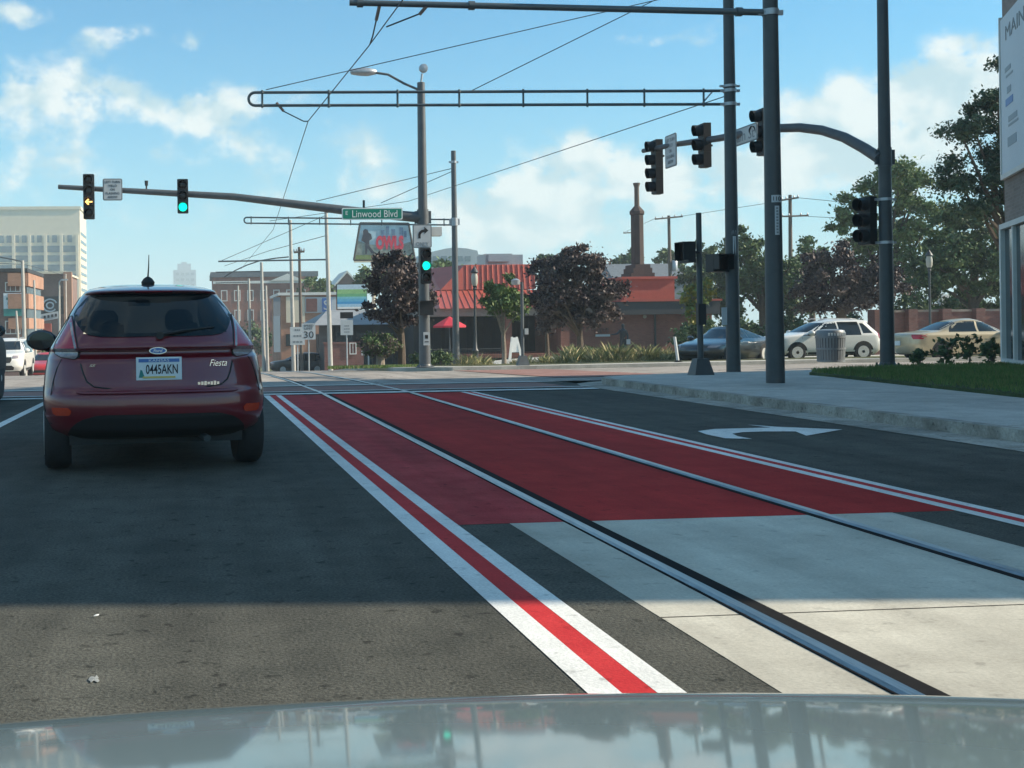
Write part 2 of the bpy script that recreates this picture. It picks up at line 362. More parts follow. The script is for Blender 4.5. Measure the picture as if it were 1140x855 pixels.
# tracks
sh=lambda y:-.0045*(y-3.7)
Y0,Y1=-8,20.6
def strip(name,a,b,y0,y1,mt,dz,sk=True,step=1.):
    return sheet(name,[(a+(sh(y) if sk else 0),b+(sh(y) if sk else 0),y) for y in yr_(y0,y1,step)],mt,dz)
strip('lane_line',1.205,1.31,Y0,Y1,'white',.003);strip('lane_line_red',1.31,1.42,Y0,Y1,'redline',.0025);strip('lane_line',1.42,1.51,Y0,Y1,'white',.003)
strip('lane_line',4.53,4.62,Y0,Y1,'white',.004,False);strip('lane_line_red',4.62,4.70,Y0,Y1,'redline',.0035,False);strip('lane_line',4.70,4.78,Y0,Y1,'white',.004,False)
sheet('red_lane',[(1.49+sh(y),2.124,y) for y in yr_(6.92,20.55)],'redworn',.002)
rect('red_lane',2.285,3.605,6.92,20.55,'redpaint',.002);rect('red_lane',3.726,4.55,6.92,20.55,'redpaint',.002)
# concrete track slabs, cast in lengths with open joints
cuts=[(4.62,6.915),(.05,4.605),(-4.5,.035),(-8,-4.515)]
for (a,c) in cuts:
    rect('track_slab',1.80,2.123,a,c,'concrete',.002);rect('track_slab',2.285,3.604,a,c,'concrete',.002);rect('track_slab',3.727,4.13,a,c,'concrete',.002)
rect('lane_divider_line',-2.47,-2.35,-10,20.3,'white',.008)
arrow=[(5.24, 12.33), (5.51, 12.54), (6.15, 12.56), (6.08, 12.97), (6.26, 12.63), (6.73, 12.16), (6.04, 11.59), (6.17, 12.06), (5.87, 12.13), (5.62, 12.11), (5.45, 11.97), (5.38, 11.69), (5.39, 11.4), (5.17, 11.52), (5.17, 11.96)]
b=MB();b.v=[(x,y,.008) for x,y in arrow];b.f=[tuple(range(len(arrow)))];b.m=[0];tag(b.build('turn_arrow','white'),kind='structure')
def rail_obj(x,lab,inner):
    t=thing('tram_rail',(x,0,0),lab,'rail','tram rails')
    def bar(name,x0,x1,z0,z1,mt,bev):
        b=MB();Y=yr_(-8,130,2.)
        for y in Y:
            z=H(x,y)
            for q in ((x0,z0),(x0,z1-bev),(x0+bev,z1),(x1-bev,z1),(x1,z1-bev),(x1,z0)): b.v.append((q[0],y,z+q[1]))
        for j in range(len(Y)-1):
            for i in range(5): b.f.append((j*6+i,j*6+i+1,(j+1)*6+i+1,(j+1)*6+i));b.m.append(0)
        o=b.build(name,mt,t,smooth=True);return o
    bar('rail_head',-.033,.033,-.05,.016,'rail',.011)
    s=1 if inner>0 else -1
    a,c=(.034,.115) if s>0 else (-.075,-.034)
    bar('flangeway',a,c,-.04,.0055,'rubber',.002)
    a,c=(-.046,-.033) if s>0 else (.033,.046)
    bar('rail_seal',a,c,-.04,.007,'rubber',.002)
rail_obj(2.17,'left steel tram rail set in the red lane and concrete',1)
rail_obj(3.68,'right steel tram rail, nearer the turn arrow',-1)
# litter on the near asphalt
b=MB();b.add([(0,0,0),(.02,.002,.002),(.023,.014,.005),(.005,.017,.002),(.012,.008,.006)],[(0,1,4),(1,2,4),(2,3,4),(3,0,4)])
p=P(104,688,1.16*1350/321);o=b.build('paper_scrap','paper',loc=(p.x,p.y,.008));tag(o,'small white paper scrap lying on sunlit asphalt','litter')
b=MB();random.seed(3)
pts=[(math.cos(q*PI/8)*random.uniform(.008,.026),math.sin(q*PI/8)*random.uniform(.015,.06)) for q in range(16)]
b.v=[(0,0,.006)]+[(x,y,.004) for x,y in pts];b.f=[(0,i+1,(i+1)%16+1) for i in range(16)];b.m=[0]*16
p=P(105,757,1.16*1350/390);tag(b.build('chalk_smear','chalk',loc=(p.x,p.y,.0)),kind='structure')
# ================================================================== POLES, SIGNALS, SIGNS
def shaft(name,parent,h,r0,r1,mt,n=14,z0=0):
    b=MB();b.tube([(0,0,z0),(0,0,h*.5),(0,0,h)],[r0,(r0+r1)/2,r1],n);return b.build(name,mt,parent,smooth=True)
def baseplate(parent,r,h,mt):
    b=MB();b.lathe([(r*1.6,0),(r*1.6,.03),(r*1.15,.05),(r*1.12,h),(r,h+.04)],n=14);o=b.build('base_cover',mt,parent,smooth=True)
    for k in range(4):
        q=PI/4+k*PI/2;b=MB();b.cyl((r*1.45*math.cos(q),r*1.45*math.sin(q),.03),(r*1.45*math.cos(q),r*1.45*math.sin(q),.09),.022,n=6)
        b.build('anchor_bolt',mt,parent)
def band(parent,z,r,h=.1,mt='galv',name='clamp_band'):
    b=MB();b.lathe([(r,z-h/2),(r+.018,z-h/2),(r+.018,z+h/2),(r,z+h/2)],n=16);b.box((r+.05,0,z),(.09,.05,h*.8));b.box((-r-.05,0,z),(.09,.05,h*.8));return b.build(name,mt,parent,smooth=True)
def tagplate(parent,z,r,w,h,name,mt='signwhite'):
    b=MB();n=6
    for s in range(n+1):
        a=-PI/2+(s/n-.5)*w/r
        for (q,rr) in ((-h/2,r+.004),(h/2,r+.004)): b.v.append((rr*math.cos(a),rr*math.sin(a),z+q))
    for s in range(n): b.f.append((2*s,2*s+2,2*s+3,2*s+1));b.m.append(0)
    return b.build(name,mt,parent)
def local(o,p): return Vector(p)-Vector(o.location)
# ---- tram pole A (nearest, single tube arm)
dA=20.15;pA=base(863,dA,.12)
t=thing('tram_pole',pA,'tall dark tram pole nearest on the sidewalk, with a single tube arm','pole','tram poles')
shaft('shaft',t,9.5,.150,.105,'pole',18)
za=hz(858,14,dA,pA.z)
e=local(t,P(389,3,dA));b=MB();b.tube([(0,0,za),e],[.055,.05],10);b.build('cantilever_arm','arm',t,smooth=True)
band(t,za,.118);
for f in (.01,.075,.71,.975):
    b=MB();q=Vector((0,0,za)).lerp(e,f);b.cyl(q+Vector((-.05,0,0)),q+Vector((.05,0,0)),.075,n=10);b.build('arm_clamp','arm',t,smooth=True)
z=hz(862,222,dA,pA.z);tagplate(t,z,.135,.17,.12,'number_plate');text('110',.13,(0,-.142,z),'black',t,height=.07,thick=.002)
z=hz(862,246,dA,pA.z);pl=tagplate(t,z,.137,.075,.48,'warning_strip');b=MB()
for k in range(9): b.box((.002*(k%3-1),-.1435,z+.2-k*.05),(.035,.004,.03))
b.build('faded_marks','grey_letter',pl)
POLEA=t
# ---- tram pole B (truss arm)
dB=26.2;pB=base(816.5,dB,.12)
t=thing('tram_pole',pB,'dark tram pole with a two-tube truss arm and white sign, behind the nearest pole','pole','tram poles')
shaft('shaft',t,10.5,.150,.10,'pole',18)
z1=hz(814,101,dB,pB.z);z2=hz(814,116,dB,pB.z)
e1=local(t,P(284,103,dB));e2=local(t,P(284,117.5,dB))
def truss(t,z1,z2,e1,e2,fr,r=.032,mt='arm'):
    b=MB();mid=(e1+e2)/2;rad=(e1-e2).length/2;ax=(e1-Vector((0,0,z1))).normalized();up=Vector((0,0,1))
    arc=[mid+up*(rad*math.cos(q))+ax*(rad*math.sin(q)) for q in [PI*k/10 for k in range(11)]]
    b.tube([Vector((0,0,z1))]+arc+[Vector((0,0,z2))],r,10)
    o=b.build('truss_arm',mt,t,smooth=True)
    for f in fr:
        b=MB();a=Vector((0,0,z1)).lerp(e1,f);c=Vector((0,0,z2)).lerp(e2,f);b.cyl(a+up*.05,c-up*.05,r*.75,n=8);b.lathe([(r*1.5,-.02),(r*1.5,.02)],a,n=8);b.lathe([(r*1.5,-.02),(r*1.5,.02)],c,n=8)
        b.build('upright',mt,t,smooth=True)
truss(t,z1,z2,e1,e2,(.055,.18,.30,.435,.57,.70,.845,.985))
band(t,z1,.125,.07);band(t,z1+.1,.125,.05);band(t,z2,.125,.07)
b=MB();b.cyl(Vector((0,0,z2)).lerp(e2,.06),Vector((0,0,z1)).lerp(e1,.035),.018,n=6);b.build('brace','galv',t)
z=hz(816,260,dB,pB.z);tagplate(t,z,.13,.17,.12,'number_plate');text('110',.12,(0,-.137,z),'grey_letter',t,height=.07,thick=.002)
z=hz(816,275,dB,pB.z);tagplate(t,z,.132,.07,.45,'warning_strip')
z=hz(808,352,dB,pB.z);b=MB();b.box((-.19,-.02,z),(.13,.02,.38));b.build('side_plate','signwhite',t)
POLEB=t
# ---- tram pole C (far truss)
dC=54.;pC=base(508,dC,.12);pC.z=H(pC.x,pC.y)+.1
t=thing('tram_pole',pC,'dark tram pole standing right of the green lit signal, with a far truss arm','pole','tram poles')
hc=hz(504,168,dC,pC.z);shaft('shaft',t,hc,.16,.11,'pole_grey',12);baseplate(t,.16,.05,'pole_grey')
truss(t,hz(505,244.5,dC,pC.z),hz(505,250.5,dC,pC.z),local(t,P(275,242,dC)),local(t,P(275,248.5,dC)),(.05,.19,.35,.5,.65,.8,.98),.035)
band(t,hc-.5,.12,.1);band(t,hz(505,247,dC,pC.z),.14,.35)
# ---- further tram poles (sunlit, pale)
def far_pole(ub,ut,vt,d,r,lab,arm=None,mt='pole_pale',name='tram_pole',group='tram poles'):
    p=base(ub,d);t=thing(name,p,lab,'pole',group)
    top=local(t,P(ut,vt,d));b=MB();b.tube([(0,0,0),top*.5,top],[r,r*.85,r*.7],10);b.build('shaft',mt,t,smooth=True)
    if arm:
        (u1,v1),(u2,v2)=arm;b=MB();b.tube([local(t,P(u1,v1,d)),local(t,P(u2,v2,d))],.045,8);b.build('cantilever_arm','arm',t,smooth=True)
    b=MB();b.lathe([(r*1.5,0),(r*1.5,.04),(r*1.1,.06)],n=10);b.build('base_plate',mt,t)
    return t
far_pole(368,363,236,68,.14,'pale tram pole left of the cartoon-like mural billboard'.replace('cartoon-like ',''),((364,289),(243,291)))
far_pole(327,323,245,70.5,.13,'pale tram pole between the two signs and the brick building',None)
far_pole(294,291,292,97,.17,'pale tram pole just right of the red hatchback roof',((292,302),(240,303)))
far_pole(298,296,318,104,.14,'short pale pole, second from the red hatchback',None)
far_pole(279,277,310,118,.16,'farthest pale tram pole above the red hatchback roof',((277,314),(240,315)))
far_pole(266,265,318,140,.16,'thin pale pole above the rear right roof corner of the red hatchback',None)
far_pole(28,25,290,80,.15,'pale steel pole in front of the orange brick building, tallest at left',((25,291),(-6,285)))
far_pole(40,38,312,92,.11,'slim pale pole in front of the orange bands of the brick building',None,name='street_pole',group='slim poles at the left kerb')
far_pole(23,18,346,60,.075,'slim pale pole left of the others, beside the teal banner',None,name='street_pole',group='slim poles at the left kerb')
# left street lights
t=far_pole(66,66,314,95,.10,'pale street light with short arm in front of the brown brick building',None,name='street_light',group='street lights on the left')
b=MB();b.tube([local(t,P(66,314,95)),local(t,P(68,311.5,95)),local(t,P(71,311.5,95))],.05,6);b.box(local(t,P(72,311.5,95)),(.5,.2,.12));b.build('lamp_head','galv',t)
t=far_pole(74,73,305,110,.11,'pale pole in front of the pink pilaster of the brown building',None,name='street_pole',group='slim poles at the left kerb')
# ---- wooden utility poles
def utility(ub,ut,vt,d,r,lab,arms,extra=False):
    p=base(ub,d);t=thing('utility_pole',p,lab,'utility pole','wooden utility poles');top=local(t,P(ut,vt,d))
    b=MB();b.tube([(0,0,-.3),top],[r,r*.65],9);b.build('post','wood',t,smooth=True)
    for (ua,va,ub2,vb) in arms:
        b=MB();a=local(t,P(ua,va,d-.1));c=local(t,P(ub2,vb,d-.1));b.tube([a,c],.07,5);b.build('crossarm','wood',t)
        b=MB()
        for f in (.03,.28,.72,.97):
            q=a.lerp(c,f);b.lathe([(.05,.05),(.07,.12),(.03,.24)],q,n=7)
        b.build('insulators','galv',t)
    if extra:
        b=MB();q=top*.62;b.lathe([(.0,-.5),(.26,-.48),(.28,-.4),(.28,.4),(.2,.5)],(q.x+.42,q.y,q.z),n=10);b.build('transformer','galv',t,smooth=True)
utility(748,744.5,240,110,.2,'wooden utility pole right of the brick chimney, with a transformer',[(729,244,760,241)],True)
utility(706,705,257,150,.18,'small wooden utility pole left of the brick chimney',[(694,259.5,712,258.5)])
utility(881,879.5,217,95,.2,'tall wooden utility pole above the green trees, between the dark poles',[(870,223,889,220),(870,241,900,240)])
utility(336,333,275,85,.14,'weathered wooden pole behind the 30 speed sign',[(327,281,339,280)])
# ---- signals
def signal(loc,rz,n,lab,lit=None,arrowlit=None,sec=.355,plate=False,group='traffic signals'):
    t=thing('traffic_signal',loc,lab,'traffic light',group,rz)
    b=MB();h=n*sec
    for k in range(n): b.box((0,0,h/2-sec*(k+.5)),(.345,.2,sec-.006))
    b.box((0,.02,0),(.30,.18,h+.02));b.build('housing','sigblack',t)
    for k in range(n):
        z=h/2-sec*(k+.5);b=MB();m=18;r=.148;L=.21;vs=[];
        for i in range(m+1):
            q=-PI*.28+ (PI*1.56)*i/m
            c,s=math.cos(q),math.sin(q);ll=L*(.86+.14*s)
            vs+=[(r*c,-.1,z+r*s),(r*c,-.1-ll,z+r*s),((r-.008)*c,-.1-ll,z+(r-.008)*s),((r-.008)*c,-.1,z+(r-.008)*s)]
        fs=[]
        for i in range(m):
            for j in range(4): fs.append((4*i+j,4*i+(j+1)%4,4*i+4+(j+1)%4,4*i+4+j))
        b.add(vs,fs);b.build('visor','sigblack',t,smooth=True)
        b=MB();mt='lens_dark'
        if lit==k: mt='lens_green'
        b.lathe([(.0,-.015),(.06,-.012),(.10,-.006),(.132,.004),(.132,.03)][::-1],(0,-.118,z),'y',20);o=b.build('lens',mt,t,smooth=True)
        if arrowlit==k:
            b=MB();ar=[(-.115,0),(-.02,.1),(.02,.075),(-.028,.022),(.115,.022),(.115,-.022),(-.028,-.022),(.02,-.075),(-.02,-.1)]
            b.prism(ar,-.012,lambda a,c,hh:(a,-.125+hh-.012,z+c));b.build('arrow_lens','lens_yel',t)
    return t
def bracket(t,z0,off):
    b=MB();b.tube([(0,.1,z0),(0,off,z0)],.03,6);b.build('bracket','sigblack',t)
# left mast
dM=38.9;pM=base(473,dM,.12)
t=thing('mast_arm_pole',pM,'grey signal mast with long arm and cobra-head light over the far left corner','pole')
hm=hz(467,92,dM,pM.z);shaft('shaft',t,hm,.19,.125,'pole_grey',16);baseplate(t,.19,.08,'pole_grey')
a=[local(t,P(467,242,dM)),local(t,P(400,236,dM)),local(t,P(260,219,dM)),local(t,P(65,208,dM))]
b=MB();b.tube(a,[.17,.15,.115,.075],12);b.build('mast_arm','pole_grey',t,smooth=True)
b=MB();b.tube([local(t,P(466,100,dM)),local(t,P(450,93,dM)),local(t,P(432,83,dM)),local(t,P(415,80.5,dM))],.04,8);b.build('light_arm','pole_grey',t,smooth=True)
q=local(t,P(404,80,dM));b=MB();b.lathe([(.02,-.42),(.09,-.38),(.13,-.1),(.14,.15),(.08,.42),(.03,.46)],q,'x',12);b.build('cobra_head','galv',t,smooth=True)
b=MB();b.tube([local(t,P(468,98,dM)),local(t,P(470,82,dM))],.035,8);q=local(t,P(471.5,76,dM-.1));b.lathe([(.02,-.1),(.13,-.08),(.15,.03),(.1,.12),(.02,.14)],q,'y',12);b.build('round_lamp','galv',t,smooth=True)
band(t,hz(466,242,dM,pM.z),.17,.5,'pole_grey','arm_flange')
b=MB();b.tube([local(t,P(163,212,dM)),local(t,P(163,204,dM))],.03,6);q=local(t,P(163,204,dM));b.lathe([(.05,-.08),(.06,.08)],q,n=8);b.build('preempt_sensor','sigblack',t)
b=MB();b.tube([local(t,P(405,237,dM)),local(t,P(405,223,dM))],.04,6);b.build('preempt_sensor','sigblack',t)
q=local(t,P(485,258,dM));b=MB();b.box(q,(.33,.4,.28));b.cyl((0,0,q.z+.05),q,.03,n=6);b.build('camera_box','slab',t)
q=local(t,P(472.5,377,dM));b=MB();b.box((.02,-.22,q.z),(.2,.02,.42));b.build('push_button_sign','signwhite',t)
for dv in (-1.5,):
    b=MB();b.box((.02,-.234,q.z+.06),(.1,.006,.12));b.box((.02,-.234,q.z-.1),(.13,.006,.03));b.build('pictogram','black',t)
q=local(t,P(472.5,343,dM));b=MB();b.box((.0,-.3,q.z),(.44,.24,.46));b.box((0,-.45,q.z+.22),(.44,.2,.02));b.build('pedestrian_signal','sigblack',t)
s=34.7
t=signal(P(99,219,dM-.35),0,4,'four-section signal with lit amber left arrow, at the arm tip',arrowlit=2,sec=.352);bracket(t,.0,.25)
t=signal(P(203.5,218.5,dM-.35),0,3,'signal with green ball lit, hung midway on the left mast arm',lit=2);bracket(t,0,.25)
t=signal(P(473.5,296,dM-.5),0,3,'signal with green ball lit, fixed on the mast shaft under the right turn sign',lit=1,sec=.37);bracket(t,0,.2)
def board(name,loc,w,h,lab,cat,mt='signwhite',rz=0,group=None,border=None,th=.02,round_=.06,frame='signback'):
    t=thing(name,loc,lab,cat,group,rz)
    def rr(w,h,r,n=5):
        pts=[]
        for (sx,sy,a0) in ((1,1,0),(-1,1,PI/2),(-1,-1,PI),(1,-1,3*PI/2)):
            for k in range(n+1):
                q=a0+PI/2*k/n;pts.append((sx*(w/2-r)+r*math.cos(q),sy*(h/2-r)+r*math.sin(q)))
        return pts
    b=MB();b.prism(rr(w,h,round_),th,S3);b.build('panel_back' if border else 'panel',mt if not border else border,t)
    if border: b=MB();b.prism(rr(w-.07,h-.07,max(.02,round_-.02)),.004,lambda a,c,hh:(a,-hh-.001,c));b.build('panel',mt,t)
    return t
def lines(t,ls,w,h,mt='black',tp=.0,size=None,y=-.008):
    n=len(ls);
    for i,(sx,wd) in enumerate(ls):
        z=h/2-h*(i+.5)/n;text(sx,w*wd,(0,y,z),mt,t,height=h/n*.62,thick=.002)
YL=[('LEFT TURN',.86),('YIELD',.5),('ON',.24),('FLASHING',.76),('ARROW',.56)]
t=board('turn_sign',P(125.3,211,dM-.25),.62,.70,'white sign reading left turn yield on flashing arrow, between two front-facing signals','sign',border='grey_letter',group='left turn yield signs');lines(t,YL,.56,.60,'black')
t=board('street_name_sign',P(414.5,238,dM-.3),1.95,.38,'green street name sign reading Linwood Blvd on the left mast arm','sign','signgreen',border='lettergreen',round_=.05)
text('Linwood Blvd',1.45,(.08,-.008,0),'lettergreen',t,height=.225,thick=.002)
text('E',.07,(-.82,-.008,.03),'lettergreen',t,height=.12,thick=.002)
t=board('right_turn_sign',P(470,263,dM-.45),.61,.74,'white right turn only sign with black bent arrow','sign',border='grey_letter')
b=MB();pts=[(-.13,-.1),(-.05,-.1),(-.05,.02),(.0,.085),(.07,.1),(.07,.04),(.2,.15),(.07,.27),(.07,.19),(-.03,.165),(-.11,.09),(-.13,.02)]
b.prism(pts,.004,lambda a,c,hh:(a,-.006-hh,c+.03));b.build('arrow_symbol','black',t)
text('ONLY',.4,(0,-.008,-.25),'grey_letter',t,height=.13,thick=.002)
# right corner mast
dK=26.2;pK=base(988,dK,.17)
t=thing('mast_arm_pole',pK,'dark tall mast pole on the lawn with curved arm holding side-facing signals','pole')
shaft('shaft',t,10.5,.15,.10,'pole',16);baseplate(t,.15,.06,'pole')
pts=[(979,176,26.2),(962,165,26.6),(940,153,27.1),(915,145,27.7),(890,142,28.2),(860,143,28.7),(800,154,30.2),(750,161,31.8),(716,168,33)]
b=MB();b.tube([local(t,P(*q)) for q in pts],[.125,.12,.115,.11,.105,.1,.085,.07,.06],12);b.build('mast_arm','pole_grey',t,smooth=True)
for v in (175,): band(t,hz(984,v,dK,pK.z),.125,.4,'pole','arm_flange')
for v in (222,270): band(t,hz(985,v,dK,pK.z),.135,.06)
rw=-PI/2
def sideloc(u,v,d): return P(u,v,d)
t=signal(P(850,147,28.9),rw,3,'side-facing three-section signal partly behind the nearest pole',sec=.365);bracket(t,.05,.2)
t=signal(P(784.5,162,30.7),rw,3,'side-facing three-section signal midway along the right mast arm',sec=.365);bracket(t,0,.2)
t=signal(P(731.5,186,32.6),rw,4,'side-facing four-section signal at the tip of the right mast arm',sec=.36);bracket(t,.3,.2)
t=board('turn_sign',P(746.5,168,31.8),.75,.86,'white yield on flashing arrow sign on the right mast arm, seen at an angle','sign',rz=rw,border='grey_letter',group='left turn yield signs');lines(t,YL,.66,.72,'grey_letter')
t=board('street_name_sign',P(827,151,29.4),1.5,.42,'pale street name sign reading Main St on the right mast arm','sign',rz=rw,border='grey_letter',mt='signback');text('Main St',1.25,(0,-.008,0),'grey_letter',t,height=.26,thick=.002)
t=signal(P(965.5,246,26.4),rw+.3,3,'dark signal strapped to the corner mast shaft, above the white SUV',sec=.34);bracket(t,.3,.2)
# pedestal pole with pedestrian heads
dP=24.4;pP=base(780,dP,.12)
t=thing('pedestal_pole',pP,'short dark pedestal pole with flared square base at the sidewalk corner','pole','pedestal poles')
hp=hz(775,237,dP,pP.z);b=MB();b.tube([(0,0,.2),(0,0,hp)],[.06,.055],12);b.build('shaft','pole',t,smooth=True)
b=MB();b.add([(-.2,-.2,0),(.2,-.2,0),(.2,.2,0),(-.2,.2,0),(-.12,-.12,.33),(.12,-.12,.33),(.12,.12,.33),(-.12,.12,.33)],[(0,1,5,4),(1,2,6,5),(2,3,7,6),(3,0,4,7),(4,5,6,7),(3,2,1,0)]);b.build('base_box','pole',t)
q=local(t,P(774.5,350,dP));b=MB();b.box((-.02,-.1,q.z),(.16,.12,.42));b.build('push_button','sigblack',t)
t=thing('pedestrian_signal',P(765.5,281,dP-.05),'boxy black pedestrian signal left of the pedestal pole','pedestrian signal','pedestrian signals',rw+.1)
b=MB();b.box((0,0,0),(.36,.16,.42));b.box((0,-.13,.2),(.36,.12,.015));b.box((-.175,-.13,.02),(.012,.12,.36));b.box((.175,-.13,.02),(.012,.12,.36));b.build('housing','sigblack',t);b=MB();b.tube([(.0,.1,0),(.1,.22,0)],.03,6);b.build('bracket','sigblack',t)
b=MB();b.box((0,-.082,0),(.3,.01,.34));b.build('display','lens_dark',t)
t=thing('pedestrian_signal',P(798.5,293,dB-.1),'black pedestrian signal on the left of the truss arm pole','pedestrian signal','pedestrian signals',.3)
b=MB();b.box((0,0,0),(.42,.24,.38));b.box((0,-.2,.18),(.42,.18,.015));b.box((-.2,-.2,.02),(.012,.18,.32));b.box((.2,-.2,.02),(.012,.18,.32));b.build('housing','sigblack',t);b=MB();b.box((0,-.122,0),(.34,.01,.3));b.build('display','lens_dark',t);b=MB();b.tube([(.1,.0,0),(.32,.0,0)],.03,6);b.build('bracket','sigblack',t)
# push button post across the road
dQ=40.5;pQ=base(582,dQ,.12)
t=thing('pedestal_pole',pQ,'thin pedestal pole with square base across the road, before the red restaurant','pole','pedestal poles')
hq=hz(580,314,dQ,pQ.z);b=MB();b.tube([(0,0,.2),(0,0,hq)],[.055,.05],10);b.build('shaft','pole_grey',t,smooth=True)
b=MB();b.add([(-.19,-.19,0),(.19,-.19,0),(.19,.19,0),(-.19,.19,0),(-.11,-.11,.33),(.11,-.11,.33),(.11,.11,.33),(-.11,.11,.33)],[(0,1,5,4),(1,2,6,5),(2,3,7,6),(3,0,4,7),(4,5,6,7),(3,2,1,0)]);b.build('base_box','pole_grey',t)
q=local(t,P(583.5,369,dQ));b=MB();b.box((.12,-.05,q.z),(.12,.1,.2));b.build('push_button','signback',t)
q=local(t,P(574,314,dQ));b=MB();b.tube([(0,0,hq-.05),(q.x,q.y,hq-.02)],.03,6);b.lathe([(.02,-.1),(.14,-.08),(.16,.06),(.05,.12)],(q.x,q.y,hq),n=10);b.build('lamp_head','galv',t,smooth=True)
# signpost signs at far left corner
def postsign(ub,d,vt,vb,w,lab,ls,rows=None,mt='signwhite',name='road_sign',lh=None):
    p=base(ub,d);t=thing(name,p,lab,'sign',None)
    zt=hz(ub,vt,d,p.z);zb=hz(ub,vb,d,p.z)
    b=MB();b.tube([(0,.03,0),(0,.03,zt)],.035,6);b.build('post','galv',t)
    h=zt-zb;b=MB();b.box((0,-.015,(zt+zb)/2),(w,.02,h));pn=b.build('panel',mt,t)
    n=len(ls)
    for i,(sx,wd,hh) in enumerate(ls):
        z=zt-h*(i+.5)/n if lh is None else zt-h*lh[i]
        
        if sx: text(sx,w*wd,(0,-.03,z),'black',pn,height=h*hh,thick=.003)
        else:
            b=MB()
            for k in range(3): b.box((w*wd*(k-1)/3,-.028,z),(w*wd/3.8,.006,h*hh))
            b.build('faded_lettering','grey_letter',pn)
    return t
postsign(344,60,360,378,.68,'white speed limit sign reading 30 in large figures',[('SPEED',.7,.13),('LIMIT',.6,.13),('30',.72,.42)],lh=(.14,.32,.7))
postsign(331.5,62,364,384,.75,'white lettered sign left of the speed limit sign',[('',.4,.1),('',.6,.1),('',.7,.1)])
t=postsign(386.5,58,356,373,.60,'white sign with dark header on a post right of the pale tram pole',[('',.4,.07),('',.5,.07),('',.45,.07)],lh=(.4,.6,.8))
b=MB();h_=hz(386,351,58,t.location.z);b.box((0,-.015,h_),(.62,.02,.3));b.build('header_panel','black',t)
t=postsign(410.5,52,390.5,395.5,.62,'low white nameplate sign at the planted corner',[('',.5,.3)])
# ---- pedestrian lamps
def lamp(ub,d,vt,lab):
    p=base(ub,d,.1);t=thing('street_lamp',p,lab,'street lamp','lantern street lamps');h=hz(ub,vt,d,p.z)
    b=MB();b.lathe([(.2,0),(.2,.12),(.13,.2),(.12,.55),(.15,.6),(.08,.7),(.055,1.2),(.045,h-1.0),(.09,h-.95),(.05,h-.9),(.1,h-.82)],n=12);b.build('post','pole',t,smooth=True)
    b=MB();b.lathe([(.09,h-.82),(.13,h-.72),(.14,h-.45),(.10,h-.28)],n=10);b.build('lantern','lampglass',t,smooth=True)
    b=MB();b.lathe([(.15,h-.3),(.17,h-.26),(.1,h-.14),(.04,h-.06),(.015,h)],n=10);b.build('cap','pole',t,smooth=True)
lamp(529.5,50,296,'dark lantern street lamp in front of the red sloped roof')
lamp(1036,56,278,'dark lantern street lamp rising behind the gold sedan')
# ---- overhead wires
def wire(path,r,lab,name='overhead_wire',sag=0,group='overhead wires'):
    pts=[]
    for a,c in zip(path,path[1:]):
        for k in range(8):
            f=k/8;q=Vector(a).lerp(Vector(c),f);q.z-=sag*4*f*(1-f);pts.append(q)
    pts.append(Vector(path[-1]));o=Vector(pts[0]);b=MB();b.tube([q-o for q in pts],r,5);ob=b.build(name,'wire',loc=o);tag(ob,lab,'wire',group);return ob
wire([P(449,-2,18.2)+Vector((.5,-14,.4)),P(449,-1,18.2),P(410,52,21.),P(343,135,dB),P(315,222,43),P(304,256,dC),P(268,300,97)],.011,'tram contact wire zigzagging down between the arms toward the red hatchback','contact_wire')
wire([P(296,100,dB),P(814,-19,dB)],.010,'upper stay wire from the truss arm tip up to the right',group='overhead wires')
wire([P(521,103,dB),P(814,-42,dB)],.010,'steep stay wire rising from the middle of the truss arm')
wire([P(300,246,dC),P(455,224,dC),P(808,107,dB+.2)],.012,'long thin span wire crossing behind the cloud to the truss pole')
wire([P(505,187,dC),P(352,224,dC)],.016,'short stay wire from the far dark tram pole to its truss')
wire([P(505,190,dC),P(424,226,dC)],.016,'lower short stay wire beside the far dark tram pole')
wire([P(321,286,88),P(306,287.5,91),P(290,290,94),P(275,295,97),P(262,301,100),P(250,308,104)],.05,'thick black feeder cable drooping left of the pale poles')
wire([P(364,262,68),P(300,279,80),P(250,296,100)],.02,'thin feeder wire from the pale tram pole to the left')
wire([P(362,240,68),P(247,290,68)],.015,'stay wire of the pale tram pole')
wire([P(-20,292,80),P(28,294.5,82),P(73.5,307,109.8)],.02,'thin wire across the front of the cream tower')
wire([P(730,243,110),P(694,259,150)],.02,'utility wire sloping to the chimney')
wire([P(757,241,110),P(869,224,95)],.02,'utility wire between two wooden utility poles')
wire([P(887,220,95),P(1010,232,75)],.02,'utility wire running into the trees at right')
wire([P(900,241,95),P(1000,246,80)],.02,'lower utility wire running into the trees at right')
# registration arms (steady the contact wire)
def steady(path,lab):
    b=MB();o=Vector(path[0]);b.tube([Vector(q)-o for q in path],.014,6);ob=b.build('steady_rod','wire',loc=o)
    b=MB();q=Vector(path[0]).lerp(Vector(path[1]),.3)-o;d=(Vector(path[1])-Vector(path[0])).normalized()
    b.tube([q-d*.12,q+d*.12],.03,8);b.build('insulator','insul',ob);tag(ob,lab,'wire fitting','steady rods of the tram wire')
steady([P(310,117,dB),P(316,124,dB),P(338,135,dB),P(343,135,dB)],'steady rod under the truss arm, left end')
steady([P(423,4,dA),P(415,40,20.3),P(412,49,20.6)],'steady rod hanging steeply from the single tube arm')
steady([P(474,8,dA),P(468,15,dA),P(430,30,dA)],'steady rod slanting left from the single tube arm')
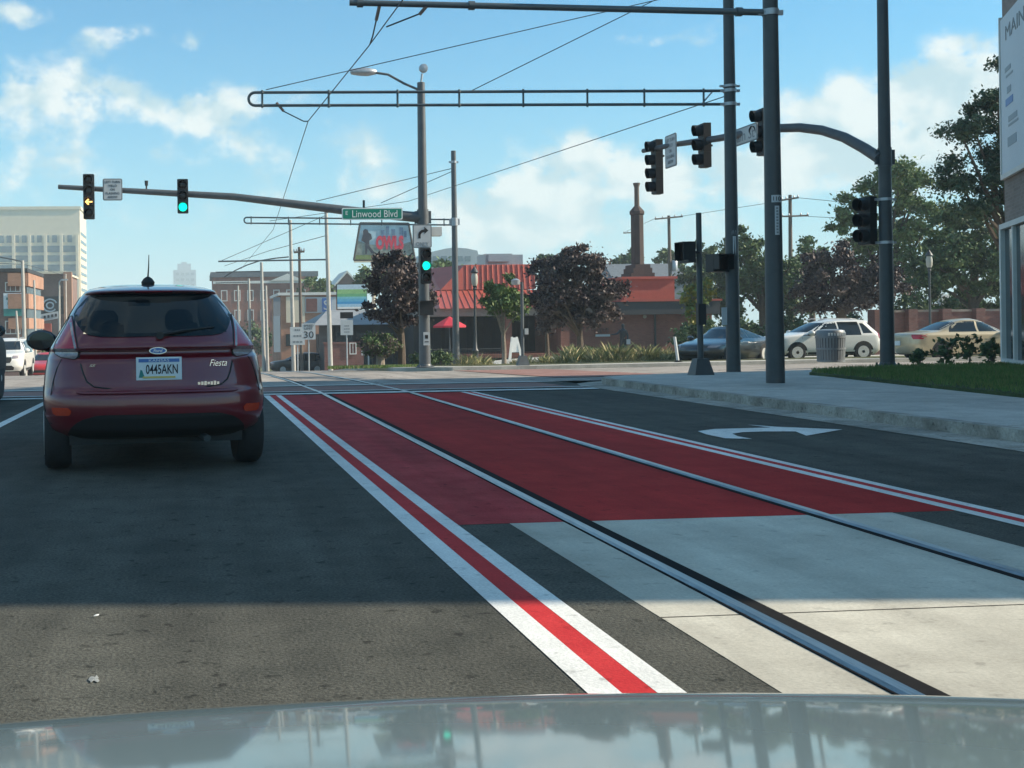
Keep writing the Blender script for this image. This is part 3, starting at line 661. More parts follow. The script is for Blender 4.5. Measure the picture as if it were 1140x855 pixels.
# ================================================================== VEHICLES
class Car:
    """body lofted from horizontal outlines; x right, y forward (rear bumper y=0), z up"""
    def __init__(s,Wt,rt,ft,Br=.45,Bf=.6,nr=3.,nf=2.6,sm=.02): s.Wt,s.rt,s.ft,s.Br,s.Bf,s.nr,s.nf,s.sm=Wt,rt,ft,Br,Bf,nr,nf,sm
    def _s(s,t,z): return sum(lerp(t,z+k*s.sm) for k in (-1,-.5,0,.5,1))/5
    def W(s,z): return s._s(s.Wt,z)
    def yr(s,z): return s._s(s.rt,z)
    def yf(s,z): return s._s(s.ft,z)
    def bz(s,z): 
        L=s.yf(z)-s.yr(z);return min(s.Br,L*.45),min(s.Bf,L*.45)
    def rear(s,x,z):
        q=min(1,abs(x)/s.W(z));return s.yr(z)+s.bz(z)[0]*(1-max(0,1-q**s.nr)**(1/s.nr))
    def front(s,x,z):
        q=min(1,abs(x)/s.W(z));return s.yf(z)-s.bz(z)[1]*(1-max(0,1-q**s.nf)**(1/s.nf))
    def side(s,y,z):
        W=s.W(z);Br,Bf=s.bz(z);a=(y-s.yr(z))/Br;b=(s.yf(z)-y)/Bf;x=W
        if a<1: x=min(x,W*max(0,1-(1-max(0,a))**s.nr)**(1/s.nr))
        if b<1: x=min(x,W*max(0,1-(1-max(0,b))**s.nf)**(1/s.nf))
        return x
    def body(s,zs,m,parent,name='body',cut=None):
        b=MB();N=13;ring=[]
        for z in zs:
            W=s.W(z);pts=[]
            ang=[math.sin(PI/2*k/N) for k in range(N+1)]
            for q in ang: pts.append((W*q,s.rear(W*q,z)))
            ya=pts[-1][1];yb=s.front(W,z)
            for k in range(1,7): pts.append((W,ya+(yb-ya)*k/7))
            for q in ang[::-1]: pts.append((W*q,s.front(W*q,z)))
            full=pts+[(-x,y) for x,y in pts[-2:0:-1]]
            ring.append([(x,y,z) for x,y in full])
        n=len(ring[0])
        for r in ring:b.v+=r
        for i in range(len(zs)-1):
            for k in range(n):
                fc=(i*n+k,i*n+(k+1)%n,(i+1)*n+(k+1)%n,(i+1)*n+k)
                if cut and cut(sum(b.v[q][0] for q in fc)/4,sum(b.v[q][1] for q in fc)/4,sum(b.v[q][2] for q in fc)/4): continue
                b.f.append(fc);b.m.append(0)
        b.f.append(tuple(range(n)));b.f.append(tuple(range((len(zs)-1)*n,len(zs)*n)));b.m+=[0,0]
        return b.build(name,m,parent,smooth=50)
    def patch(s,kind,rows,name,m,parent,nc=10,off=.004,nr=3,skirt=.012,smooth=True):
        """rows (z,a0,a1): a=x for rear/front, y for sides ('R','L')"""
        R=[]
        for (r0,r1) in zip(rows,rows[1:]):
            for k in range(nr): 
                f=k/nr;R.append(tuple(r0[i]+(r1[i]-r0[i])*f for i in range(3)))
        R.append(rows[-1]);b=MB()
        def pt(z,a,o):
            if kind=='rear': return (a*(1+o*.3),s.rear(a,z)-o,z)
            if kind=='front': return (a,s.front(a,z)+o,z+o*.6)
            x=s.side(a,z)+o
            return (x if kind=='R' else -x,a,z)
        for (z,a0,a1) in R:
            for k in range(nc+1): b.v.append(pt(z,a0+(a1-a0)*k/nc,off))
        n=nc+1;J=len(R)
        for j in range(J-1):
            for k in range(nc): b.f.append((j*n+k,j*n+k+1,(j+1)*n+k+1,(j+1)*n+k));b.m.append(0)
        if skirt:
            loop=[k for k in range(n)]+[j*n+nc for j in range(1,J)]+[(J-1)*n+k for k in range(nc-1,-1,-1)]+[j*n for j in range(J-2,0,-1)]
            o=len(b.v)
            for i in loop:
                j,k=divmod(i,n);z,a0,a1=R[j];b.v.append(pt(z,a0+(a1-a0)*k/nc,off-skirt))
            for q in range(len(loop)):
                w=(q+1)%len(loop);b.f.append((loop[q],loop[w],o+w,o+q));b.m.append(0)
        return b.build(name,m,parent,smooth=smooth)
def zlist(*segs):
    out=[]
    for a,b,n in segs: out+=[a+(b-a)*k/n for k in range(n)]
    return out+[segs[-1][1]]
def wheel(parent,x,y,r,w,spokes=5,rimm='rim',side=1):
    b=MB();b.lathe([(r*.62,-w/2),(r*.9,-w/2),(r*.985,-w*.38),(r,-w*.2),(r,w*.2),(r*.985,w*.38),(r*.9,w/2),(r*.62,w/2)],(x,y,r),'x',28);ty=b.build('tyre','tyre',parent,smooth=True)
    b=MB();xx=x+side*(w/2-.015);b.lathe([(r*.64,-.02),(r*.66,.012),(r*.6,.012),(r*.57,-.01)],(xx,y,r),'x',28)
    for k in range(spokes):
        q=2*PI*k/spokes+.3;c,s_=math.cos(q),math.sin(q);pa=[( .0,-.035),(r*.6,-.05),(r*.6,.05),(0,.035)]
        b.prism(pa,side*.018,lambda a,d,h:(xx-side*.012+h,y+a*c-d*s_,r+a*s_+d*c))
    b.lathe([(.06,-.02),(.06,.014),(.03,.02)],(xx,y,r),'x',12);b.build('rim',rimm,ty,smooth=True)
    b=MB();b.lathe([(r*.6,-.02),(r*.6,-.012),(.0,-.012)],(x+side*(w/2-.04),y,r),'x',20);b.build('brake_disc','plastic',ty)
def arch(c,parent,y,r,kind,R=None):
    R=R or r*1.17;rows=[]
    for k in range(9):
        z=.02+ (r+R-.02)*math.sin(PI/2*k/8)
        z=max(z,c.Wt[0][0]+.005)
        q=max(0,R*R-(z-r)**2);rows.append((z,y-math.sqrt(q),y+math.sqrt(q)))
    rows=[rows[0]]+[b for a,b in zip(rows,rows[1:]) if b[0]>a[0]+1e-4]
    c.patch(kind,rows,'wheel_arch','plastic',parent,nc=8,nr=1,off=.003)
def mirror(parent,x,y,z,paint,s=1):
    b=MB();sx=1 if x>0 else -1
    b.lathe([(.0,-.07),(.075,-.06),(.095,-.02),(.1,.04),(.07,.1),(.0,.13)],(0,0,0),'y',14)
    b.v=[(x+sx*.08+p[0]*1.35*s,y+p[1]*s,z+p[2]*.95*s) for p in b.v];o=b.build('wing_mirror',paint,parent,smooth=True)
    b=MB();b.tube([(x-sx*.06,y+.03,z-.1),(x+sx*.02,y+.03,z-.08),(x+sx*.08,y+.03,z-.05)],.035,6);b.build('mirror_stalk','plastic',o)
    b=MB();b.lathe([(0,-.004),(.085,-.003),(.09,.01)],(0,0,0),'y',14);b.v=[(x+sx*.08+p[0]*1.3*s,y-.066*s+p[1],z+p[2]*.9*s) for p in b.v];b.build('mirror_glass','glass',o)
def ellipse_rows(zc,rz,ac,ra,n=8): return [(zc-rz*math.cos(PI*k/n),ac-ra*math.sin(PI*k/n),ac+ra*math.sin(PI*k/n)) for k in range(n+1)]
# ---------------------------------------------------------------- red hatchback (hero)
dF=9.68
pf=P(173,519,dF);t=thing('red_hatchback',(pf.x+.04,pf.y,0),'dark red hatchback seen from behind with a pale blue number plate','car',rz=math.radians(6.2));t.scale=(1.09,1.065,1.065)
c=Car([(.26,.72),(.33,.80),(.45,.835),(.55,.84),(.65,.838),(.76,.828),(.86,.81),(.95,.785),(1.0,.755),(1.07,.715),(1.17,.655),(1.27,.60),(1.36,.545),(1.40,.51),(1.43,.46),(1.455,.38),(1.472,.26),(1.478,.12)],
 [(.26,.2),(.33,.06),(.42,.015),(.5,0),(.58,.005),(.615,.02),(.64,.055),(.7,.065),(.78,.085),(.84,.098),(.872,.112),(.888,.15),(.925,.16),(.94,.112),(.955,.108),(.98,.12),(1.03,.16),(1.17,.27),(1.30,.395),(1.366,.47),(1.378,.40),(1.388,.385),(1.40,.43),(1.43,.64),(1.455,.92),(1.472,1.25),(1.478,1.5)],
 [(.26,3.8),(.5,3.96),(.7,3.92),(.82,3.75),(.93,3.3),(.98,3.0),(1.2,2.6),(1.4,2.15),(1.455,1.95),(1.478,1.8)],Br=.5,Bf=.7,nr=2.7,sm=.008)
def hatchcut(x,y,z):
    if y<1.1 and 1.06<z<1.345: return abs(x)<lerp([(1.06,.5),(1.13,.555),(1.215,.57),(1.3,.52),(1.345,.46)],z)
    if y>1.8 and 1.03<z<1.40: return abs(x)<lerp([(1.03,.62),(1.2,.56),(1.4,.44)],z)
    return False
c.body(zlist((.26,.64,18),(.64,.86,10),(.86,1.0,16),(1.0,1.36,24),(1.36,1.478,26)),'carred',t,cut=hatchcut)
def screen(name,mt):
    c.patch('front',[(1.01,-.64,.64),(1.1,-.62,.62),(1.2,-.58,.58),(1.3,-.53,.53),(1.41,-.45,.45)],name,mt,t,nc=12,off=.004)
screen('windscreen','screenglass')
for x in (-.33,.33):
    b=MB();b.lathe([(.02,.0),(.10,.01),(.125,.05),(.125,.14),(.09,.19),(.02,.2)],(0,0,0),n=14);b.v=[(x+q[0],1.95+q[1]*.5,1.07+q[2]) for q in b.v];o=b.build('headrest','liner',t,smooth=True)
    b=MB();b.lathe([(.1,.5),(.24,.55),(.27,.8),(.22,1.02),(.1,1.06)],(0,0,0),n=14);b.v=[(x+q[0],2.0+q[1]*.35,q[2]) for q in b.v];b.build('seat_back','liner',t,smooth=True)
for x in (-.3,.3):
    b=MB();b.lathe([(.02,.0),(.08,.01),(.105,.04),(.10,.10),(.02,.13)],(0,0,0),n=14);b.v=[(x+q[0],1.05+q[1]*.5,1.03+q[2]) for q in b.v];b.build('headrest','liner',t,smooth=True)
b=MB();b.box((0,2.62,.92),(1.25,.55,.16));b.build('dashboard','liner',t)
b=MB();b.box((0,.72,.93),(1.05,.55,.03));b.box((0,1.08,.88),(1.1,.14,.3));b.build('parcel_shelf','liner',t)
b=MB();b.box((0,2.27,1.335),(.2,.03,.06));b.build('rear_view_mirror','liner',t)
# rear window with rounded lozenge outline
rw_=[(1.032,-.30,.30),(1.036,-.42,.42),(1.05,-.50,.50),(1.08,-.545,.545),(1.13,-.578,.578),(1.19,-.60,.60),(1.215,-.602,.602),(1.25,-.585,.585),(1.30,-.545,.545),(1.34,-.51,.51),(1.362,-.48,.48),(1.368,-.44,.44)]
gw=c.patch('rear',rw_,'rear_window','rearglass',t,nc=18,off=.006,skirt=0)
b=MB();b.tube([(.02,c.rear(.02,1.045)-.03,1.045),(.2,c.rear(.2,1.075)-.022,1.075),(.44,c.rear(.44,1.10)-.02,1.10)],[.014,.011,.006],6);b.lathe([(.03,-.03),(.025,.02)],(.02,c.rear(.02,1.04)-.01,1.04),'y',10);b.build('wiper','plastic',gw)
c.patch('rear',[(1.374,-.14,.14),(1.385,-.14,.14)],'high_brake_light','taillight',t,nc=6,off=.012)
b=MB();y=c.rear(0,1.455)
b.lathe([(.05,0),(.055,.03),(.035,.06),(.012,.075)],(0,y+.12,1.452),n=10);b.tube([(0,y+.12,1.52),(0,y+.02,1.60),(0,y-.03,1.70)],[.007,.005,.003],6);b.build('antenna','plastic',t,smooth=True)
# recess under the tailgate lip and lower lip of the tailgate
c.patch('rear',[(.872,-.56,.56),(.882,-.60,.60),(.905,-.615,.615),(.93,-.60,.60)],'tailgate_recess','carred',t,nc=20,off=-.014,skirt=0) if False else None
c.patch('rear',[(.925,-.585,.585),(.94,-.60,.60),(.952,-.59,.59)],'tailgate_lip','carred',t,nc=20,off=.022,skirt=.04)
def seam(pts,w=.006):
    b=MB();b.tube([(x,c.rear(x,z)-.0015,z) for x,z in pts],w,5);b.build('panel_gap','plastic',t)
for s in (-1,1): seam([(s*.70,.868),(s*.735,.80),(s*.765,.70),(s*.782,.60)],.004)
seam([(-.5,1.372),(-.3,1.378),(0,1.38),(.3,1.378),(.5,1.372)],.005)
sl=[(.595,1.20),(.60,1.12),(.592,1.0),(.575,.9),(.56,.82),(.545,.76),(.52,.70),(.47,.662),(.38,.648)]
seam([(-x,z) for x,z in sl]+[(x,z) for x,z in sl[::-1]])
for s in (-1,1):
    tl=[(.872,.60,.615),(.885,.585,.70),(.91,.578,.742),(.95,.583,.752),(1.0,.592,.737),(1.05,.60,.707),(1.10,.607,.678),(1.15,.612,.652),(1.185,.617,.634),(1.20,.62,.624)]
    rows=[(z,s*a,s*b_) for z,a,b_ in tl]
    lo=[r for r in rows if r[0]<=.95];hi=[r for r in rows if r[0]>=.95]
    o=c.patch('rear',hi,'taillight','taillight',t,nc=8,off=.014,skirt=.03);c.patch('rear',lo,'clear_lens','clearlens',o,nc=8,off=.014,skirt=.03)
    sv_=[(z,s*(a+.004),s*(a+.022)) for z,a,b_ in tl if .94<z<1.16]
    c.patch('rear',sv_,'lens_strip','clearlens',o,nc=2,off=.0165,skirt=.004)
    g=MB();pp=[(s*(a-.004),z) for z,a,b_ in tl]+[(s*(b_+.004),z) for z,a,b_ in tl[::-1]];pp.append(pp[0])
    g.tube([(x,c.rear(x,z)-.002,z) for x,z in pp],.006,5);g.build('lamp_gap','plastic',o)
    rf=[(.447,s*.655,s*.745),(.46,s*.64,s*.765),(.485,s*.635,s*.772),(.507,s*.66,s*.775)]
    c.patch('rear',rf,'reflector','reflector',t,nc=5,off=.008)
    # side glass
    k='R' if s>0 else 'L'
    c.patch(k,[(1.0,.95,2.75),(1.1,.80,2.55),(1.2,.78,2.35),(1.3,.85,2.1),(1.36,1.0,1.9)],'side_window','glass',t,nc=10,off=.006)
    mirror(t,s*.795,2.3,1.0,'plastic',1.02)
    for y in (.66,3.15):
        wheel(t,s*(.735),y,.305,.20,side=s);arch(c,t,y,.305,k)
# bumper valance: dark arch between the wheels
va=[(.262,-.64,.64),(.30,-.66,.66),(.35,-.64,.64),(.39,-.60,.60),(.42,-.55,.55),(.445,-.46,.46),(.458,-.36,.36)]
c.patch('rear',va,'bumper_valance','plastic',t,nc=18,off=.01,skirt=.03)
c.patch('rear',[(.452,-.42,.42),(.468,-.50,.50),(.474,-.44,.44)],'bumper_crease','carred',t,nc=16,off=.016,skirt=.03)
c.patch('rear',[(.612,-.56,.56),(.622,-.60,.60),(.632,-.58,.58)],'bumper_shelf','carred',t,nc=16,off=.016,skirt=.05)
# underbody, exhaust
b=MB();b.box((0,1.9,.27),(1.3,3.2,.12));b.build('underbody','plastic',t)
b=MB();b.tube([(.32,.5,.27),(.34,.2,.262),(.36,.10,.25)],.028,10);b.build('exhaust_pipe','pole',t,smooth=True)
# number plate
yp=c.yr(.775)-.012
b=MB();b.box((.005,yp,0.791),(.335,.016,.172));pl=b.build('number_plate','plate',t)
b=MB();b.box((.005,yp-.0095,0.791),(.305,.003,.15));fc=b.build('plate_sheet','plate',pl)
b=MB();b.box((.005,yp-.0125,0.852),(.30,.002,.026));b.build('plate_header','plateblue',pl)
b=MB();b.box((.005,yp-.0125,0.726),(.24,.002,.014));b.build('plate_footer','plategold',pl)
b=MB();b.add([(-.145,yp-.013,0.724),(-.10,yp-.013,0.724),(-.12,yp-.013,0.779),(-.132,yp-.013,0.784)],[(0,1,2,3)]);b.build('plate_emblem','teal',pl)
text('KANSAS',.15,(.005,yp-.015,0.852),'plate',pl,height=.019,thick=.001)
text('0445AKN',.235,(.025,yp-.013,0.786),'black',pl,height=.072,thick=.001,bold=.012)
# oval badge
yb=c.yr(.948)-.014
b=MB();b.v=[];m=24
b.prism([(.066*math.cos(2*PI*k/m),.027*math.sin(2*PI*k/m)) for k in range(m)],-.012,lambda a,d,h:(a,yb+h,.925+d));o=b.build('oval_badge','chrome',t)
b=MB();b.prism([(.058*math.cos(2*PI*k/m),.021*math.sin(2*PI*k/m)) for k in range(m)],-.003,lambda a,d,h:(a,yb-.0125+h,.925+d));b.build('badge_field','plateblue',o)
text('Ford',.07,(0,yb-.017,.925),'chrome',o,height=.024,thick=.001,shear=.3)
def onbody(body,w,x,z,h,mt='chrome',nm='model_lettering',sk=.35):
    y=c.rear(x,z)-.008;d=(c.rear(x+.05,z)-c.rear(x-.05,z))/.1
    return text(body,w,(x,y,z),mt,t,nm,right=(1,d,0),height=h,thick=.003,shear=sk)
onbody('Fiesta',.135,.455,.805,.048,bold=None) if False else onbody('Fiesta',.14,.452,.825,.05)
o=onbody('SE',.05,.475*-1,.82,.018,nm='trim_lettering')
b=MB()
for k in range(7):
    x=.30+k*.024;b.box((x,c.rear(x,.67)-.004,.672),(.018,.006,.020+.006*(k%3)))
b.build('dealer_badge','chrome',t)
# ---------------------------------------------------------------- generic cars
def std_car(name,loc,rz,lab,spec,paint,wins,wheels,r,extra=None,group=None,rimm='rim'):
    t=thing(name,loc,lab,'car',group,rz);c=spec
    top=c.Wt[-1][0];zs=zlist((c.Wt[0][0],.8,8),(.8,1.2,12),(1.2,top-.08,8),(top-.08,top,6))
    c.body(zs,paint,t)
    b=MB();b.box((0,c.yf(.5)/2,c.Wt[0][0]+.02),(c.W(.5)*1.7,c.yf(.5)*.8,.14));b.build('underbody','plastic',t)
    for s,k in ((1,'R'),(-1,'L')):
        for w in wins: c.patch(k,w,'side_window','glass',t,nc=5,off=.006)
        for y in wheels:
            wheel(t,s*(c.W(.5)-.105),y,r,.22,side=s,spokes=8,rimm=rimm);arch(c,t,y,r,k)
        for y in (wins[0][0][2]+.03,):
            b=MB();b.tube([(s*(c.side(y,.98)+.004),y,.98),(s*(c.side(y,.5)+.004),y,.5)],.004,4);b.build('door_gap','plastic',t)
        yh=wins[0][0][2]-.12
        b=MB();b.box((s*(c.side(yh,.95)+.012),yh,.93),(.02,.16,.03));b.build('door_handle',paint,t)
    if extra: extra(t,c)
    return t
def suv_spec(L=4.65,Hh=1.66,hw=.92):
    k=Hh/1.66;l=L/4.65;w=hw/.92
    S=lambda T,a:[(z*k,v*a) for z,v in T]
    return Car(S([(.26,.82),(.4,.90),(.55,.92),(.8,.92),(1.0,.905),(1.08,.87),(1.2,.815),(1.4,.735),(1.53,.67),(1.59,.61),(1.63,.5),(1.655,.3),(1.66,.15)],w),
     S([(.26,.2),(.42,.03),(.55,0),(.7,.0),(.8,.06),(1.0,.08),(1.1,.12),(1.3,.33),(1.5,.52),(1.545,.40),(1.58,.42),(1.62,.7),(1.655,1.1),(1.66,1.4)],l),
     S([(.26,4.45),(.45,4.62),(.7,4.65),(.9,4.6),(1.0,4.42),(1.06,4.0),(1.10,3.6),(1.14,3.42),(1.3,3.1),(1.5,2.65),(1.6,2.3),(1.655,2.0)],l),Br=.4,Bf=.7,nr=3,nf=2.7)
def suv_wins(l=1.,k=1.): 
    W=lambda a:[(z*k,p*l,q*l) for z,p,q in a]
    return [W([(1.02,1.95,3.42),(1.2,1.95,3.15),(1.35,1.95,2.88),(1.545,1.98,2.45)]),W([(1.02,1.0,1.88),(1.2,1.0,1.88),(1.35,1.02,1.88),(1.545,1.06,1.9)]),W([(1.09,.52,.90),(1.2,.6,.92),(1.35,.72,.95),(1.48,.85,.98)])]
def suv_front(paint='carwhite'):
    def f(t,c):
        k=c.Wt[-1][0]/1.66
        c.patch('front',[(1.15*k,-.72,.72),(1.25*k,-.70,.70),(1.4*k,-.63,.63),(1.52*k,-.57,.57)],'windscreen','glass',t,nc=10,off=.006)
        c.patch('rear',[(1.12*k,-.62,.62),(1.3*k,-.6,.6),(1.5*k,-.54,.54)],'rear_window','glass',t,nc=10,off=.006)
        c.patch('front',[(.62*k,-.42,.42),(.74*k,-.5,.5),(.86*k,-.48,.48)],'grille','plastic',t,nc=8,off=.01)
        c.patch('front',[(.30*k,-.55,.55),(.42*k,-.6,.6),(.5*k,-.5,.5)],'lower_grille','plastic',t,nc=8,off=.01)
        for s in (-1,1):
            c.patch('front',[(.80*k,s*.52,s*.78),(.86*k,s*.52,s*.82),(.92*k,s*.56,s*.82)],'headlight','clearlens',t,nc=5,off=.012)
            c.patch('rear',[(.88*k,s*.6,s*.86),(1.0*k,s*.58,s*.87),(1.1*k,s*.6,s*.83)],'taillight','taillight',t,nc=5,off=.012)
            mirror(t,s*c.W(1.1*k)*.98,3.05*c.ft[0][1]/4.45,1.12*k,paint,1.1)
            b=MB();b.tube([(s*.56,1.0,1.63*k),(s*.57,1.3,1.675*k),(s*.57,2.3,1.68*k),(s*.56,2.6,1.62*k)],.017,6);b.build('roof_rail','galv',t)
            c.patch('R' if s>0 else 'L',[(.27*k,1.3,3.2),(.36*k,1.3,3.2)],'sill','plastic',t,nc=8,off=.006)
    return f
# white SUV: heading west
dE=49;pe=P(911,403,dE);L=4.65
loc=Vector((pe.x+L/2,pe.y,H(pe.x,pe.y)+.02))
std_car('white_suv',loc,PI/2,'white compact SUV waiting side-on in the cross street behind the trash can',suv_spec(),'carwhite',suv_wins(),(.93,3.66),.36,suv_front(),None)
# graphite sedan turning toward us
dT=47;pt_=P(793,410,dT);
sed=Car([(.22,.84),(.35,.93),(.5,.96),(.75,.965),(.88,.94),(.95,.88),(1.05,.80),(1.2,.70),(1.3,.63),(1.36,.56),(1.4,.46),(1.43,.3),(1.44,.15)],
 [(.22,.25),(.4,.05),(.6,.0),(.85,.02),(.95,.08),(1.0,.35),(1.1,.8),(1.25,1.35),(1.36,1.75),(1.43,2.2),(1.44,2.4)],
 [(.22,4.75),(.4,4.95),(.6,4.97),(.75,4.85),(.85,4.4),(.93,3.9),(.98,3.6),(1.1,3.3),(1.25,2.95),(1.36,2.7),(1.44,2.5)],Br=.5,Bf=.9,nr=2.8,nf=2.4)
def sed_front(t,c):
    c.patch('front',[(1.0,-.68,.68),(1.1,-.66,.66),(1.22,-.6,.6),(1.34,-.52,.52)],'windscreen','glass',t,nc=10,off=.006)
    c.patch('front',[(.34,-.5,.5),(.42,-.6,.6),(.48,-.5,.5)],'lower_grille','plastic',t,nc=8,off=.01)
    for s in (-1,1):
        c.patch('front',[(.66,s*.55,s*.8),(.72,s*.55,s*.87),(.77,s*.62,s*.87)],'headlight','clearlens',t,nc=5,off=.012)
        mirror(t,s*.92,3.2,1.0,'cargrey',1.0)
swin=[[(.99,2.15,3.45),(1.1,2.15,3.2),(1.2,2.15,2.95),(1.32,2.17,2.65)],[(.99,1.05,2.08),(1.1,1.1,2.08),(1.2,1.3,2.08),(1.32,1.75,2.1)]]
th=math.radians(129)    # heading (-.5,-.87): local +y -> rotate by 150 deg
hd=Vector((-math.sin(th),math.cos(th),0))
fr=Vector((pt_.x,pt_.y,0))
loc=fr-hd*3.4;loc.z=H(loc.x,loc.y)+.02
std_car('graphite_sedan',loc,th,'dark graphite sedan turning toward the camera, between the dark poles',sed,'cargrey',swin,(.98,3.94),.35,sed_front)
# champagne sedan heading east
dG=42.5;pg=P(1000,398,dG)
gs=Car([(.24,.82),(.36,.9),(.5,.93),(.75,.93),(.9,.91),(.97,.86),(1.02,.8),(1.1,.75),(1.22,.69),(1.34,.62),(1.4,.53),(1.44,.35),(1.455,.15)],
 [(.24,.2),(.4,.05),(.55,0),(.85,.02),(.94,.06),(.98,.3),(1.01,.8),(1.05,.98),(1.2,1.3),(1.34,1.62),(1.42,1.95),(1.455,2.3)],
 [(.24,4.85),(.5,5.0),(.7,4.95),(.85,4.6),(.95,3.9),(1.0,3.6),(1.2,3.2),(1.36,2.85),(1.455,2.55)],Br=.5,Bf=.8,nr=2.8)
def gold_rear(t,c):
    c.patch('rear',[(1.06,-.62,.62),(1.15,-.62,.62),(1.25,-.58,.58),(1.36,-.5,.5)],'rear_window','glass',t,nc=10,off=.006)
    for s in (-1,1): 
        c.patch('rear',[(.76,s*.72,s*.915),(.84,s*.66,s*.918),(.92,s*.62,s*.90)],'taillight','taillight',t,nc=7,off=.012)
        mirror(t,s*.9,3.3,1.0,'cargold',1.)
    b=MB();b.box((0,-.02,.62),(.32,.02,.16));b.build('number_plate','plate',t)
gwin=[[(1.0,2.45,3.5),(1.1,2.45,3.3),(1.2,2.45,3.12),(1.36,2.47,2.8)],[(1.0,1.35,2.37),(1.1,1.4,2.37),(1.2,1.5,2.37),(1.36,1.8,2.4)]]
std_car('gold_sedan',Vector((pg.x,pg.y,H(pg.x,pg.y)+.02)),-PI/2,'champagne gold sedan stopped behind the leafy shrubs, red tail light toward us',gs,'cargold',gwin,(1.05,3.85),.33,gold_rear)
# dark SUV far, white SUV left, red coupe left, black car sliver
d=97;p=P(333,414,d);std_car('dark_suv',Vector((p.x+2.3,p.y,H(p.x,p.y)+.03)),PI/2,'dark SUV crossing in front of the maroon wall, beyond the speed limit sign',suv_spec(),'cardark',suv_wins(),(.93,3.66),.36,suv_front('cardark'))
d=57;p=P(1,423,d);std_car('oncoming_suv',Vector((p.x,p.y+4.9,H(p.x,p.y)+.02)),PI,'white large SUV facing us at the left edge of the street',suv_spec(4.9,1.85,.99),'carwhite',suv_wins(1.05,1.11),(.95,3.9),.39,suv_front())
d=69;p=P(47,421,d);std_car('red_coupe',Vector((p.x,p.y+4.9,H(p.x,p.y)+.02)),PI,'small bright red car partly hidden by the hatchback mirror',Car(gs.Wt,[(z,y) for z,y in gs.rt],gs.ft,.5,.8,2.8),'carbright',gwin,(1.05,3.85),.33,sed_front)
std_car('black_suv',Vector((-4.17,16.85,.02)),0,'black vehicle cut off at the left picture edge, only flank and mirror showing',suv_spec(4.75,1.7,.95),'plastic',suv_wins(1.,1.02),(.93,3.66),.36,suv_front('plastic'))
# ---------------------------------------------------------------- own car bonnet
t=thing('own_car_bonnet',(.5,1.2,.62),'silver-blue glossy car bonnet under the camera, mirroring the street','car')
b=MB();nx,ny=44,22
def hoodpt(i,j):
    x=-1.0+2.0*i/nx;f=j/ny
    edge=(1.70-.08*x*x-.087*(.5+x))/.996-1.2
    y=-.9+(edge+.9)*f
    q=max(0.,edge-y)
    z=.047+.165*q-.035*min(q,1.)**2-.07*math.exp(-(q/.075)**1.4)-.023*x*x
    return (x,y,z)
for j in range(ny+1):
    for i in range(nx+1): 
        f=(j/ny)**.55*ny
        b.v.append(hoodpt(i,f))
n=nx+1
for j in range(ny):
    for i in range(nx): b.f.append((j*n+i,j*n+i+1,(j+1)*n+i+1,(j+1)*n+i));b.m.append(0)
k=len(b.v)
for i in range(n):
    x,y,z=b.v[ny*n+i];b.v.append((x,y-.01,z-.25))
for i in range(nx): b.f.append((ny*n+i,ny*n+i+1,k+i+1,k+i));b.m.append(0)
b.build('bonnet_panel','hood',t,smooth=True)
b=MB();b.box((0,-.2,-.3),(1.4,1.,.3));b.build('engine_bay','plastic',t)
# ================================================================== BUILDINGS
def bpart(name,parent,boxes,mt):
    b=MB()
    for (c,d) in boxes: b.box(c,d)
    return b.build(name,mt,parent)
def xz(t,u,v,d):               # picture point on a plane at distance d -> local x,z of a thing
    q=P(u,v,d)-Vector(t.location);return q.x,q.z
def frame_win(t,x,z,w,h,y,mt='window',fr='slab',fw=.08,ny=1,nx=1,parent_is=True):
    b=MB();b.box((x,y,z+h/2-fw/2),(w,.08,fw));b.box((x,y,z-h/2+fw/2),(w,.08,fw));b.box((x-w/2+fw/2,y,z),(fw,.08,h-2*fw));b.box((x+w/2-fw/2,y,z),(fw,.08,h-2*fw))
    for k in range(1,nx): b.box((x-w/2+w*k/nx,y,z),(fw*.6,.07,h-2*fw))
    f=b.build('window',fr,t);b=MB();b.box((x,y+.06,z),(w-fw,.03,h-fw));b.build('pane',mt,f);return f
# ---- corner building at the right edge (its shade covers the road)
A=Vector((17.96,25.5));q=Rv*((833-CX)/F)+Fv;dr=Vector((q.x,q.y)).normalized()
t=thing('corner_building',(A.x,A.y,.17),'taupe brick building at the right edge with white banner and shop window','building')
poly=[Vector((0,0)),-dr*6]
B_=A-dr*6;BH=12.4
poly=[(0,0),(-dr.x*6,-dr.y*6),(B_.x-A.x,3.2-A.y),(24,3.2-A.y),(24,.6)]
def wallring(poly,z0,z1,nm,mt,off=0,th=None):
    b=MB();b.prism(poly,z1-z0,lambda a,c,h:(a,c,z0+h));return b.build(nm,mt,t)
wallring(poly,-.3,BH,'wall','brickgrey')
def fpt(s,z,o): return Vector((-dr.x*s-dr.y*o,-dr.y*s+dr.x*o,z))  # s along the face from the far corner, o outwards
def fbox(b,s0,s1,z0,z1,o0,o1):
    b.add([fpt(s,z,o) for o in (o0,o1) for (s,z) in ((s0,z0),(s1,z0),(s1,z1),(s0,z1))],[(0,1,2,3),(4,5,6,7),(0,1,5,4),(1,2,6,5),(2,3,7,6),(3,0,4,7)])
zz=lambda v:P(1120,v,26.05).z-.17
b=MB();fbox(b,.22,5.6,zz(190),zz(14),.02,.08);bn=b.build('banner','banner',t)
b=MB();fbox(b,.18,5.64,zz(196),zz(190.5),.02,.10);fbox(b,.12,.21,zz(196),zz(10),.02,.1);b.build('banner_rail','slab',bn)
R_=(-dr.x,-dr.y,0)
text('MAIN',1.9,fpt(1.75,zz(35),.085),'grey_letter',bn,right=R_,height=.3,thick=.003)
